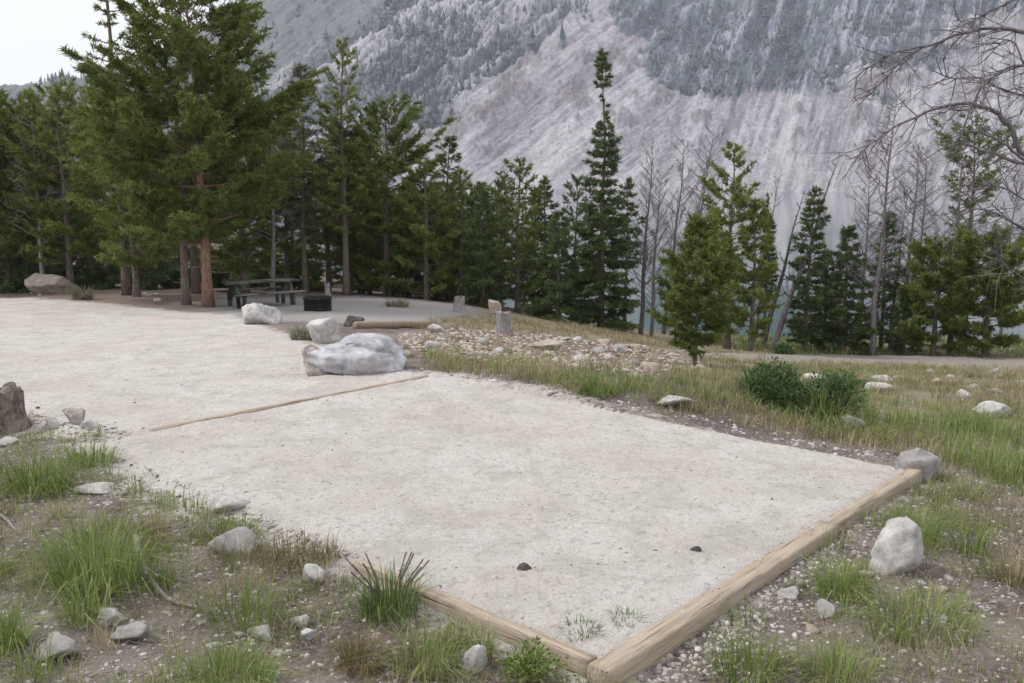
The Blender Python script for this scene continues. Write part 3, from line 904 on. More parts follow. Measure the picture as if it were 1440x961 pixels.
X, Y = sample(DRIVE, 900, rg)
k = (Y < 18) & (pad_sdf(X, Y) < 0)
pebble_mesh("gravel", X[k], Y[k], .008 + .016 * rg.rand(k.sum()) ** 2, M['pebble'], "scattered darker stones on the gravel driveway", 11, .008)
# pebbly rim where gravel meets soil
ex, ey = [], []
for (a, b) in ((3, 0), (1, 2)):
    pass
EDGE = [(40, 585), (165, 612), (235, 658), (330, 712), (400, 745), (480, 785)]
E = gpoly(EDGE)
tt = rg.uniform(0, len(E) - 1.001, 2600); i = tt.astype(int); f = (tt - i)[:, None]
Q = E[i] * (1 - f) + E[i + 1] * f + rg.normal(0, .11, (len(tt), 2))
pebble_mesh("gravel", Q[:, 0], Q[:, 1], .005 + .022 * rg.rand(len(Q)) ** 3, M['pebble'], "coarse pebbles along the left rim of the gravel", 5)
E = gpoly([(600, 520), (760, 548), (900, 575), (1040, 600), (1180, 632), (1270, 645)])
tt = rg.uniform(0, len(E) - 1.001, 700); i = tt.astype(int); f = (tt - i)[:, None]
Q = E[i] * (1 - f) + E[i + 1] * f + rg.normal(0, .14, (len(tt), 2))
pebble_mesh("gravel", Q[:, 0], Q[:, 1],   .006 + .030 * rg.rand(len(Q)) ** 4, M['pebble'], "coarse stones along the rear rim of the pad", 6)

# ------------------------------------------------------------------ timbers round the pad
def timber(p0, p1, w, h, ztop, label, name="timber_border", sag=0.0):
    p0 = np.array(p0, float); p1 = np.array(p1, float)
    L = np.linalg.norm(p1 - p0); n = max(8, int(L / .05))
    x = np.linspace(-L / 2, L / 2, n)
    prof = np.array([(-w / 2, -h), (-w / 2, -.012), (-w / 2 + .006, -.003), (-w / 2 + .014, 0), (0, .001), (w / 2 - .014, 0), (w / 2 - .006, -.003), (w / 2, -.012), (w / 2, -h)])
    k = len(prof)
    V = np.zeros((n, k, 3))
    V[..., 0] = x[:, None]
    V[..., 1] = prof[None, :, 0] + .0035 * fbm(x[:, None] * 4 + p0[0], prof[None, :, 0] * 20, 1.0, 3)
    V[..., 2] = prof[None, :, 1] + .0035 * fbm(x[:, None] * 5 + p0[1], prof[None, :, 0] * 30, 5.0, 3)
    V[0, :, 0] += .006 * np.random.RandomState(2).rand(k)
    V = V.reshape(-1, 3)
    i = np.arange(n - 1)[:, None] * k; j = np.arange(k - 1)[None]
    F = np.stack([i + j, i + k + j, i + k + j + 1, i + j + 1], -1).reshape(-1, 4)
    c0, c1 = list(range(k)), list(range((n - 1) * k, n * k))
    o = mesh_np(name, V, [F, np.array([c0]), np.array([c1[::-1]])], M['timber'])
    c = (p0 + p1) / 2
    o.location = (c[0], c[1], ztop)
    o.rotation_euler = (0, -math.atan2(sag, L), math.atan2(p1[1] - p0[1], p1[0] - p0[0]))
    return tag(o, label, "timber", "timbers bordering the pad")
Nn, Rr, Ff, Ll = [flat(862, 950), flat(1302, 662), flat(612, 527), flat(103, 628)]
def unit(v): return v / np.linalg.norm(v)
eR = unit(Rr - Nn); nR = np.array([eR[1], -eR[0]])      # outwards on the right
if nR @ (sum([Nn, Rr, Ff, Ll]) / 4 - Nn) > 0: nR = -nR
eL = unit(Ll - Nn); nL = np.array([eL[1], -eL[0]])
if nL @ (sum([Nn, Rr, Ff, Ll]) / 4 - Nn) > 0: nL = -nL
LR = np.linalg.norm(Rr - Nn); LL = np.linalg.norm(Ll - Nn)
off = -nR * .065
split = .60
off = -nR * .058
timber(Nn + off - eR * .02, Nn + off + eR * LR * split, .112, .17, .018, "thick tan timber along the near half of the right pad edge")
timber(Nn + off + eR * (LR * split + .012) + nR * -.012, Rr + off + eR * .02, .098, .17, .013, "narrower tan timber along the far half of the right pad edge")
timber(Nn - nR * .128 - nL * .036, Nn - nR * .145 - nL * .036 + eL * LL * .30, .066, .17, .014, "tan timber along the near left pad edge sinking into gravel")
bk0 = flat(212, 606); bk1 = flat(600, 531)
timber(bk0, bk1, .06, .12, .020, "thin buried timber between the pad and the driveway", sag=.008)

# lying timber and others beyond
def lying(px0, px1, r, mat, name, label, cat, n=8):
    a, b = ground(*px0), ground(*px1)
    mb = MB(); c = (a + b) / 2
    k = 9
    P = np.array([a + (b - a) * i / (k - 1) for i in range(k)]) - c
    P[:, 2] += r * .8 + .01 * np.array([pnoise(i * .7, 3.3) for i in range(k)])
    mb.tube(P, [r * (1.05 - .15 * i / k) for i in range(k)], n)
    o = mb.build(name, mat, loc=c, smooth=True)
    return tag(o, label, cat)
lying((500, 464), (610, 461), .075, M['log'], "wooden_log", "straight brown log lying flat beyond the large boulder", "log")

# ------------------------------------------------------------------ picnic table, fire ring, posts
def picnic_table(px, py, Y, rz, label, length=2.0, sc=1.0):
    g = at(px, py, Y); z = float(H(g[0], g[1]))
    root = empty("picnic_table", (g[0], g[1], z), rz, label=label, cat="table")
    top = MB()
    for k in range(5):
        top.box((0, (k - 2) * .148, .745), (length, .138, .045), bev=.006)
    top.build("tabletop", M['table'], root)
    for s in (-1, 1):
        se = MB()
        for k in range(2): se.box((0, s * (.66 + (k - .5) * .148), .445), (length, .138, .045), bev=.006)
        se.build("bench_seat", M['table'], root)
    for s in (-1, 1):
        x = s * (length / 2 - .32)
        f = MB()
        f.box((x, 0, .70), (.09, .68, .045), bev=.004)
        f.box((x, 0, .40), (.09, 1.46, .045), bev=.004)
        f.build("frame", M['table'], root)
        for q in (-1, 1):
            l = MB()
            l.box((x + .07 * s, q * .30, .34), (.10, .10, .72), rot=Matrix.Rotation(q * .22, 4, 'X'), bev=.005)
            l.build("leg", M['table'], root)
            l = MB()
            l.box((x + .0 * s, q * .64, .21), (.09, .09, .43), bev=.005)
            l.build("leg", M['table'], root)
    for o in root.children: pass
    root.scale = (sc, sc, sc)
    return root
picnic_table(368, 424, 24.0, R(36), "dark green stained picnic table with benches beside the pine trunks", 2.15, .86)

def fire_ring(px, py):
    g = ground(px, py)
    m, t, p, o = newmat("sooty_steel")
    t.links.new(ramp(t, noise(t, coord(t), 9, 5), [(.35, (.018, .017, .019)), (.7, (.055, .048, .05))]), p.inputs["Base Color"])
    p.inputs["Roughness"].default_value = .65; p.inputs["Metallic"].default_value = .4
    root = empty("fire_ring", g, R(8), label="black steel campfire ring with cooking grate right of the picnic table", cat="fire ring")
    w = MB(); n = 40; r, hh = .325, .33
    a = np.arange(n) / n * 2 * math.pi
    pr = [(r, -.05), (r, hh), (r + .018, hh + .008), (r + .018, hh - .02), (r + .02, hh + .01), (r - .012, hh + .012), (r - .012, -.05)]
    pr = [(r, -.05), (r + .004, hh - .03), (r + .02, hh - .03), (r + .02, hh), (r - .012, hh), (r - .012, -.05)]
    V = np.array([[q[0] * math.cos(b), q[0] * math.sin(b), q[1]] for b in a for q in pr])
    k = len(pr); Q = []
    for i in range(n):
        for j in range(k - 1):
            Q.append((i * k + j, ((i + 1) % n) * k + j, ((i + 1) % n) * k + j + 1, i * k + j + 1))
    w.add(V, Q); w.build("ring_wall", m, root, smooth=False)
    g_ = MB()
    for k in range(-6, 7):
        x = k * .04; yl = math.sqrt(max(.0, .31 ** 2 - x * x))
        g_.tube([(x, -yl, hh + .03), (x, yl * .1, hh + .03)], .006, 5)
    g_.tube([(-.28, 0.03, hh + .03), (.28, 0.03, hh + .03)], .008, 5)
    g_.tube([(-.26, -.16, hh + .03), (.26, -.16, hh + .03)], .008, 5)
    g_.build("grate", m, root)
    h = MB()
    for s in (-1, 1): h.tube([(s * .2, -.30, hh + .03), (s * .2, -.38, hh + .05), (s * .2, -.44, hh + .05)], .011, 6)
    h.build("handle", m, root)
    a_ = MB(); V, F = rock_shape((.6, .6, .10), 91, 3, 10, .2)
    a_.add(V + np.array([0, 0, .02]), None, F); a_.build("ash_bed", M['rock_dark'], root)
fire_ring(447, 437)

def stump(px0, py0, px1, py1, label, mat, seed=0, jag=.12, name="tree_stump", cat="stump", flare=1.25):
    g = ground((px0 + px1) / 2, py1)
    sc = math.hypot(g[1], CAMZ - g[2]) / FPX
    r, h = (px1 - px0) * sc / 2, (py1 - py0) * sc
    n, m_ = 20, 10
    rg = np.random.RandomState(seed)
    a = np.arange(n) / n * 2 * math.pi
    V = []
    ph = rg.uniform(0, 6)
    for j in range(m_):
        t_ = j / (m_ - 1)
        rad = r * (flare - (flare - .9) * min(1, t_ * 2.2)) * (1 + .14 * pnoise(np.cos(a) * 2 + seed, np.sin(a) * 2, t_ * 1.5))
        z = (t_ * h) * np.ones(n)
        if j >= m_ - 2: z = z - jag * h * (1 + pnoise(np.cos(a) * 2.5 + seed, np.sin(a) * 2.5, 3.0)) * (1 if j == m_ - 1 else .6)
        V.append(np.stack([rad * np.cos(a), rad * np.sin(a), z - .04], -1))
    V = np.vstack(V)
    i = np.arange(m_ - 1)[:, None] * n; j = np.arange(n)[None]
    Q = np.stack([i + j, i + (j + 1) % n, i + n + (j + 1) % n, i + n + j], -1).reshape(-1, 4)
    top = np.array([[0, 0, h * (1 - jag * 1.6)]])
    T = np.stack([(m_ - 1) * n + np.arange(n), (m_ - 1) * n + (np.arange(n) + 1) % n, np.full(n, m_ * n)], -1)
    o = mesh_np(name, np.vstack([V, top]), [Q, T], mat, loc=g, smooth=False)
    return tag(o, label, cat)
stump(697, 432, 719, 470, "grey weathered tree stump standing in the rubble strip", M['greywood'], 3)
stump(638, 408, 655, 440, "slim pale broken stump at the edge of the trees behind the picnic site", M['greywood'], 5, .3)
stump(457, 388, 465, 420, "thin bleached snag right behind the fire ring", M['greywood'], 6, .4)
stump(-24, 527, 36, 605, "dark gnarled stump with holes at the left edge beside the driveway", bark_mat("gnarled_stump_wood", (.07, .055, .05), (.30, .25, .22), (9, 9, 5)), 8, .22, flare=1.1)

def small_table():
    g = at(556, 413, 30); z = float(H(g[0], g[1]))
    root = empty("wooden_bench", (g[0], g[1], z), .1, label="small bench with a pale flat board deep among the trees behind the picnic site", cat="bench")
    b = MB(); b.box((0, 0, .5), (.72, .3, .05), bev=.005); b.build("seat", M['greywood'], root)
    for s in (-1, 1):
        b = MB(); b.box((s * .26, 0, .2), (.08, .24, .55), bev=.005); b.build("leg", M['table'], root)
small_table()

# curved root and dead sticks in the foreground
def stick(pts, r0, r1, mat, name, label, cat, lift=None, n=7):
    P = []
    for i, q in enumerate(pts):
        g = ground(*q[:2]); g[2] += (q[2] if len(q) > 2 else r0 * .6); P.append(g)
    P = np.array(P)
    tt = np.linspace(0, len(P) - 1, len(P) * 5)
    Pn = np.stack([np.interp(tt, np.arange(len(P)), P[:, k]) for k in range(3)], -1)
    for _ in range(3): Pn[1:-1] = (Pn[:-2] + 2 * Pn[1:-1] + Pn[2:]) / 4
    c = Pn.mean(0)
    Pn = Pn - c + .3 * r0 * np.stack([pnoise(tt * 2.1, 1.1), pnoise(tt * 2.1, 5.1), pnoise(tt * 2.1, 9.1)], -1)
    mb = MB(); mb.tube(Pn, np.linspace(r0, r1, len(Pn)), n)
    return tag(mb.build(name, mat, loc=c, smooth=True), label, cat)
stick([(192, 775, .10), (198, 798, .06), (212, 822, .03), (238, 846, .02), (282, 858, .005)], .017, .008, M['greywood'], "dead_root", "bleached curved root poking out below the large grass tuft", "root")
stick([(138, 862, .02), (150, 874, .02), (166, 884, .01)], .013, .007, M['greywood'], "dead_stick", "short bleached stick beside the pale shard at lower left", "stick")
stick([(-20, 728, .03), (8, 742, .03), (28, 762, .01)], .011, .006, M['greywood'], "dead_stick", "bleached stick at the left edge of the photo", "stick")

# ------------------------------------------------------------------ grass blades
def blades(X, Y, Z, hgt, wid, lean, az_, rg, curl=1.0):
    """5-vertex blades: arrays in, verts/faces out"""
    n = len(X)
    dx, dy = np.cos(az_), np.sin(az_)
    face = az_ + math.pi / 2 + rg.uniform(-.6, .6, n)
    wx, wy = np.cos(face) * wid / 2, np.sin(face) * wid / 2
    def pt(f):
        out = lean * hgt * f ** (1 + curl)
        up = hgt * f * np.sqrt(np.clip(1 - (lean * f) ** 2 * .6, .05, 1))
        return X + dx * out, Y + dy * out, Z + up
    x0, y0, z0 = X, Y, Z - .01
    x1, y1, z1 = pt(.5); x2, y2, z2 = pt(1.0)
    V = np.stack([np.stack([x0 - wx, y0 - wy, z0], -1), np.stack([x0 + wx, y0 + wy, z0], -1),
                  np.stack([x1 + wx * .8, y1 + wy * .8, z1], -1), np.stack([x1 - wx * .8, y1 - wy * .8, z1], -1),
                  np.stack([x2, y2, z2], -1)], 1).reshape(-1, 3)
    b = np.arange(n)[:, None] * 5
    return V, b + np.array([[0, 1, 2, 3]]), b + np.array([[3, 2, 4]])
def tufts_mesh(name, X, Y, n_bl, hmin, hmax, spread, wid, mat, seed, loc=None, lean=(.1, .9), zf=None):
    rg = np.random.RandomState(seed)
    n = len(X); nb = n * n_bl
    cx, cy = np.repeat(X, n_bl), np.repeat(Y, n_bl)
    r = spread * np.sqrt(rg.rand(nb)); a = rg.uniform(0, 6.283, nb)
    bx, by = cx + r * np.cos(a), cy + r * np.sin(a)
    az_ = a + rg.normal(0, .6, nb)
    hs = np.repeat(rg.uniform(.6, 1.1, n), n_bl)
    h = rg.uniform(hmin, hmax, nb) * hs
    z = H(bx, by) if zf is None else zf(bx, by)
    ln = rg.uniform(lean[0], lean[1], nb) * (.4 + .6 * r / max(spread, 1e-6))
    if loc is not None: bx, by, z = bx - loc[0], by - loc[1], z - loc[2]
    V, Q, T = blades(bx, by, z, h, wid * rg.uniform(.6, 1.3, nb), ln, az_, rg)
    ti = np.repeat(np.clip(rg.rand(nb) * .8 + np.repeat(rg.rand(n), n_bl) * .3, 0, 1.2), 5)
    return mesh_np(name, V, [Q, T], mat, attrs=dict(tint=ti), loc=loc)
def field(name, poly, n, n_bl, hmin, hmax, spread, wid, mat, seed, label, cl_scale=.8, thr=0.0, width=.35, away=.0, cat="grass"):
    rg = np.random.RandomState(seed)
    X, Y = sample(poly, n, rg)
    k = (fbm(X * cl_scale, Y * cl_scale, seed * 1.7, 3) + width * rg.normal(size=len(X)) > thr)
    k &= pad_sdf(X, Y) < -.04 - away
    k &= poly_sdf(X, Y, DRIVE) < -.05
    k &= (poly_sdf(X, Y, PATH) + .35 * rg.normal(size=len(X))) < .0
    k &= ~(inpoly(X, Y, RUB) & (rg.rand(len(X)) < .78))
    X, Y = X[k], Y[k]
    o = tufts_mesh(name, X, Y, n_bl, hmin, hmax, spread, wid, mat, seed, lean=(.2, 1.5))
    return tag(o, label, cat, kind="stuff")
field("grass", FORE, 2300, 16, .02, .10, .05, .0032, M['grass'], 31, "short green grass over the left foreground soil", thr=.3)
field("dry_grass", FORE, 1700, 12, .03, .12, .06, .0028, M['rust'], 32, "thin rusty grass over the left foreground soil", thr=.28)
field("grass", FORE, 250, 46, .05, .17, .09, .0042, M['grass'], 44, "loose green grass clumps between the stones at lower left", thr=.25)
field("dry_grass", FORE, 240, 34, .06, .20, .08, .003, M['dry'], 45, "loose straw clumps between the stones at lower left", thr=.25)
field("grass", RFORE, 520, 46, .05, .17, .09, .0042, M['grass'], 46, "loose green grass clumps on the soil at lower right", thr=.3)
field("grass", RFORE, 3600, 15, .02, .10, .05, .0032, M['grass'], 33, "short green grass on the soil right of the pad", thr=.38)
field("dry_grass", RFORE, 2600, 10, .03, .13, .06, .003, M['dry'], 34, "thin straw grass on the soil right of the pad", thr=.35)
MEAD = gpoly([(560, 500), (600, 475), (760, 470), (960, 494), (1100, 498), (2100, 498), (2300, 640), (1330, 660), (1240, 638), (1000, 590), (800, 555), (640, 522)])
field("dry_grass", MEAD, 22000, 9, .05, .19, .08, .007, M['dry'], 35, "straw coloured dry grass covering the meadow behind the pad", thr=.02, cl_scale=.5)
field("grass", MEAD, 8000, 10, .05, .19, .08, .007, M['grass'], 36, "green grass mixed into the meadow behind the pad", thr=.22, cl_scale=.45)
STRIP = gpoly([(590, 520), (600, 496), (700, 500), (800, 515), (1000, 545), (1200, 580), (1260, 628), (1000, 588), (800, 552), (690, 530)])
field("grass", STRIP, 1100, 14, .05, .24, .07, .005, M['grass'], 37, "taller mixed grass along the rear edge of the pad", thr=.2)
field("dry_grass", STRIP, 800, 12, .06, .20, .07, .005, M['dry'], 38, "taller straw grass along the rear edge of the pad", thr=.12)
TALL = gpoly([(1205, 592), (1300, 575), (1440, 580), (1600, 590), (1650, 700), (1440, 700), (1370, 670), (1290, 632), (1215, 622)])
field("grass", TALL, 1300, 16, .14, .38, .07, .006, M['grassb'], 39, "tall fresh green grass in the meadow right of the pad corner", thr=.12)
field("ground_cover", MEAD, 1500, 22, .05, .14, .11, .012, M['sage'], 47, "low pale sage coloured plants in the meadow", thr=.1, cl_scale=.6)
FARL = gpoly([(640, 445), (900, 470), (960, 492), (760, 470), (600, 470), (560, 455)])
field("dry_grass", FARL, 1500, 9, .08, .2, .1, .01, M['dry'], 40, "sparse straw grass under the shore trees", thr=.0)
UND = np.array([(6, 24.5), (24, 25.5), (24, 31), (6, 31)])
field("grass", UND, 3000, 10, .1, .3, .12, .012, M['grass'], 41, "rough grass at the foot of the right shore trees", thr=-.2)
# small dead twigs
rg = np.random.RandomState(77)
X, Y = sample(FORE, 420, rg)
mb = MB()
for x, y in zip(X, Y):
    if pad_sdf(x, y) > -.05: continue
    a = rg.uniform(0, 6.28); L = rg.uniform(.03, .14); z = float(H(x, y))
    mb.tube([(x, y, z + .006), (x + math.cos(a) * L / 2, y + math.sin(a) * L / 2, z + .014), (x + math.cos(a + .3) * L, y + math.sin(a + .3) * L, z + .006)], [.003, .0025, .0012], 4, cap=False)
tag(mb.build("twig_litter", M['greywood']), "scattered grey twigs on the foreground soil", "twigs", kind="stuff")

# ---- grass tufts one can tell apart
def tuft(px0, py0, px1, py1, mat, label, n=160, wid=.005, seed=1, cat="grass tuft", name="grass_tuft", lean=(.2, 1.75), spread=.38, hmin=.2):
    g = ground((px0 + px1) / 2, py1 - (py1 - py0) * .12)
    sc = math.hypot(g[1], CAMZ - g[2]) / FPX
    w, h = (px1 - px0) * sc, (py1 - py0) * sc
    n = int(n * 1.2)
    o = tufts_mesh(name, np.array([g[0]]), np.array([g[1]]), n, h * hmin, h * 1.05, w * spread, wid, mat, seed, loc=g, lean=lean)
    return tag(o, label, cat)
tuft(66, 700, 215, 838, M['grassb'], "largest bright green grass tuft on the left soil", 560, .0055, 1, spread=.4, hmin=.15)
tuft(0, 612, 105, 706, M['grass'], "green grass tuft with the small dark stone at the left edge", 420, .005, 2, spread=.4)
tuft(82, 612, 168, 662, M['grassb'], "low wide grass tuft at the driveway edge above the white stone", 260, .005, 3, spread=.42)
tuft(262, 905, 392, 975, M['grassb'], "vivid green grass tuft at the bottom edge left of centre", 460, .0045, 4, spread=.4)
tuft(-14, 836, 40, 925, M['grassb'], "green grass tuft cut by the bottom of the left edge", 200, .0045, 5)
tuft(-20, 775, 22, 820, M['grass'], "small grass tuft above the cut one at the left edge", 100, .0045, 6)
tuft(472, 888, 545, 950, M['rust'], "yellow green mossy grass clump below the spiky plant", 300, .0035, 7, spread=.4)
tuft(270, 725, 372, 760, M['grassb'], "green grass between the white stone and the grey slab", 240, .0045, 8, spread=.4)
tuft(360, 750, 450, 800, M['rust'], "rusty dry grass tuft right of the grey slab", 260, .0035, 9, spread=.42)
tuft(290, 805, 400, 880, M['grass'], "ragged half dry grass tuft right of the curved root", 260, .004, 10, spread=.4)
tuft(205, 775, 250, 828, M['grassb'], "small green tuft at the foot of the curved root", 110, .0045, 11)
tuft(80, 810, 150, 885, M['grass'], "thin grass tuft below the largest bright one", 150, .0045, 12)
tuft(170, 690, 240, 770, M['rust'], "tan dry grass tuft behind the largest bright one", 170, .0035, 13)
tuft(440, 752, 480, 800, M['rust'], "small dark dry tuft left of the spiky plant", 90, .0035, 14)
tuft(805, 516, 876, 560, M['grassb'], "bright green round grass tuft at the rear pad edge", 320, .008, 15, spread=.36)
tuft(1142, 778, 1228, 845, M['grassb'], "green grass tuft left of the upright whitish boulder", 300, .005, 16, spread=.36)
tuft(1212, 822, 1375, 896, M['grass'], "wide low grass tuft in front of the upright boulder", 420, .0045, 17, spread=.42)
tuft(995, 880, 1110, 965, M['grass'], "straggly grass tuft at the bottom beside the timber", 260, .0045, 18)
tuft(1120, 895, 1230, 968, M['grass'], "dark straggly grass tuft at the bottom right of centre", 260, .0045, 19)
tuft(1248, 690, 1325, 768, M['grassb'], "tall green tuft behind the upright boulder", 240, .005, 20)
tuft(1335, 725, 1392, 785, M['grass'], "thin tuft on the bare soil near the right edge", 130, .0045, 21)
tuft(1400, 745, 1450, 832, M['dry'], "straw coloured tuft cut by the right edge", 120, .0045, 22)
tuft(1325, 670, 1400, 706, M['grass'], "low tuft right of the weathered grey boulder", 160, .005, 23)
tuft(790, 866, 846, 902, M['shrub'], "small weed growing in the near corner of the pad", 120, .005, 24, cat="weed", name="weed", spread=.45, lean=(.5, 1.3))
tuft(858, 852, 906, 882, M['shrub'], "smaller weed growing near the right timber on the pad", 70, .005, 25, cat="weed", name="weed", spread=.45, lean=(.5, 1.3))
tuft(100, 398, 132, 424, M['sage'], "dull sage tuft beside the tan boulder", 200, .02, 26)
tuft(405, 452, 452, 482, M['sage'], "sage grey bush left of the knobbly white boulder", 300, .012, 27)
tuft(10, 560, 48, 606, M['dry'], "dry grass growing round the gnarled stump", 160, .005, 28)
tuft(538, 412, 580, 434, M['sage'], "low sage clump at the edge of the picnic site gravel", 200, .02, 29)
tuft(476, 475, 520, 490, M['grass'], "yellowish moss clump behind the large boulder", 120, .01, 30, cat="grass tuft", spread=.45)
tuft(655, 872, 700, 930, M['grass'], "thin seeding grass along the near left timber", 110, .004, 32)
tuft(545, 860, 650, 960, M['grass'], "ragged grass tuft between the spiky plant and the pointed white stone", 240, .004, 33)

# spiky plant: leaves plus stiff dry stalks
g = ground(548, 862)
spk = empty("spiky_plant", g, 0, label="spiky dark green plant with stiff brown stalks at the pad edge", cat="plant")
sc = math.hypot(g[1], CAMZ - g[2]) / FPX
o = tufts_mesh("leaves", np.array([g[0]]), np.array([g[1]]), 130, .10, .33, .12, .009, M['shrub'], 51, loc=g, lean=(.1, 1.4)); o.parent = spk; o.location = (0, 0, 0)
o = tufts_mesh("blades", np.array([g[0]]), np.array([g[1]]), 150, .10, .34, .13, .0045, M['grass'], 52, loc=g, lean=(.1, .5)); o.parent = spk; o.location = (0, 0, 0)
mb = MB(); rg = np.random.RandomState(8)
for k in range(11):
    a = rg.choice([0, math.pi]) + rg.normal(0, .5); L = rg.uniform(.26, .36); l = rg.uniform(.35, .75)
    mb.tube([(0.03 * math.cos(a), .03 * math.sin(a), 0), (L * l * .45 * math.cos(a), L * l * .45 * math.sin(a), L * .5), (L * l * math.cos(a), L * l * math.sin(a), L * .95)], [.0035, .003, .004], 5)
mb.build("stalks", M['bark'], spk)

# leafy plants / shrubs
def leaf_ball(px0, py0, px1, py1, mat, name, label, cat, n, leaf, seed, depth=.8, lumps=9, stems=True, stemmat=None):
    rg = np.random.RandomState(seed)
    g = ground((px0 + px1) / 2, py1 - (py1 - py0) * .1)
    sc = math.hypot(g[1], CAMZ - g[2]) / FPX
    w, h = (px1 - px0) * sc, (py1 - py0) * sc
    root = empty(name, g, 0, label=label, cat=cat)
    c = np.stack([rg.uniform(-.32, .32, lumps) * w, rg.uniform(-.3, .3, lumps) * w * depth, rg.uniform(.25, .72, lumps) * h], -1)
    r = rg.uniform(.16, .40, lumps)
    k = rg.randint(0, lumps, n)
    d = rg.normal(size=(n, 3)); d /= np.linalg.norm(d, axis=1)[:, None]
    P = c[k] + d * (r[k] * (rg.uniform(.5, 1.0, n) + .35 * rg.rand(n) ** 5))[:, None] * np.array([w * .75, w * depth * .75, h])
    P[:, 2] = np.abs(P[:, 2])
    u = d + rg.normal(0, .6, (n, 3)) + np.array([0, 0, .3]); u /= np.linalg.norm(u, axis=1)[:, None]
    s = np.cross(u, rg.normal(size=(n, 3))); s /= np.linalg.norm(s, axis=1)[:, None]
    L = leaf * rg.uniform(.6, 1.3, n)[:, None]
    V = np.stack([P, P + u * L * .5 + s * L * .22, P + u * L, P + u * L * .5 - s * L * .22], 1).reshape(-1, 3)
    Q = np.arange(n)[:, None] * 4 + np.arange(4)[None]
    mesh_np("leaves", V, Q, mat, root, attrs=dict(tint=np.repeat(rg.rand(n), 4)))
    mb = MB()
    for q in range(lumps + 5):
        e = c[q % lumps] * rg.uniform(.7, 1.1)
        mb.tube([(e[0] * .15, e[1] * .15, -.02), (e[0] * .5, e[1] * .5, e[2] * .55), tuple(e)], [.006 * h * 3, .004 * h * 3, .002 * h * 3], 5)
    mb.build("stems", M['bark'], root)
    return root
leaf_ball(1038, 512, 1130, 582, M['shrub'], "leafy_shrub", "round dark green shrub, left one of the touching pair behind the pad", "shrub", 8000, .036, 61, lumps=16)
tuft(1036, 510, 1132, 584, M['shrub'], "dark arching blades growing through the round shrub", 700, .010, 67, hmin=.5)
leaf_ball(1112, 526, 1206, 603, M['shrub'], "leafy_shrub", "looser green shrub, right one of the touching pair behind the pad", "shrub", 8000, .036, 62, lumps=14)
tuft(1105, 535, 1205, 606, M['grassb'], "light green grass growing through the looser shrub", 520, .008, 63)
leaf_ball(688, 912, 806, 966, M['grassb'], "leafy_plant", "low bright leafy plant under the near left timber", "plant", 1500, .022, 64, lumps=12)
leaf_ball(1090, 484, 1122, 502, M['shrub'], "leafy_shrub", "small dark bush at the left start of the footpath", "shrub", 900, .1, 65)

# ------------------------------------------------------------------ trees
def blades3(P, D, L, W, rg):
    """thin triangles from P along D (unit)"""
    n = len(P)
    s = np.cross(D, rg.normal(size=(n, 3))); s /= (np.linalg.norm(s, axis=1)[:, None] + 1e-9)
    V = np.stack([P - s * W[:, None] / 2, P + s * W[:, None] / 2, P + D * L[:, None]], 1).reshape(-1, 3)
    return V, np.arange(n * 3).reshape(-1, 3)
PROF = {
    'pine': lambda t: np.interp(t, [0, .12, .35, .6, .85, 1], [.62, .92, 1.0, .80, .42, .08]),
    'round': lambda t: np.interp(t, [0, .15, .45, .75, .92, 1], [.7, .95, 1.0, .82, .5, .15]),
    'cone': lambda t: np.interp(t, [0, .08, .5, .85, 1], [.85, 1.0, .62, .24, .04]),
    'spire': lambda t: np.interp(t, [0, .17, .42, .675, .745, .755, .86, .875, .95, 1], [.95, .85, .55, .32, .16, 0, 0, .19, .15, .03]),
    'column': lambda t: np.interp(t, [0, .1, .5, .8, 1], [.7, .95, .9, .6, .08]),
    'mush': lambda t: np.interp(t, [0, .15, .35, .5, .62, .8, .93, 1], [.9, 1.0, .7, .38, .5, .78, .6, .25]),
    'tuft': lambda t: np.interp(t, [0, .2, .5, .8, 1], [.25, .35, .5, .9, .3]),
}
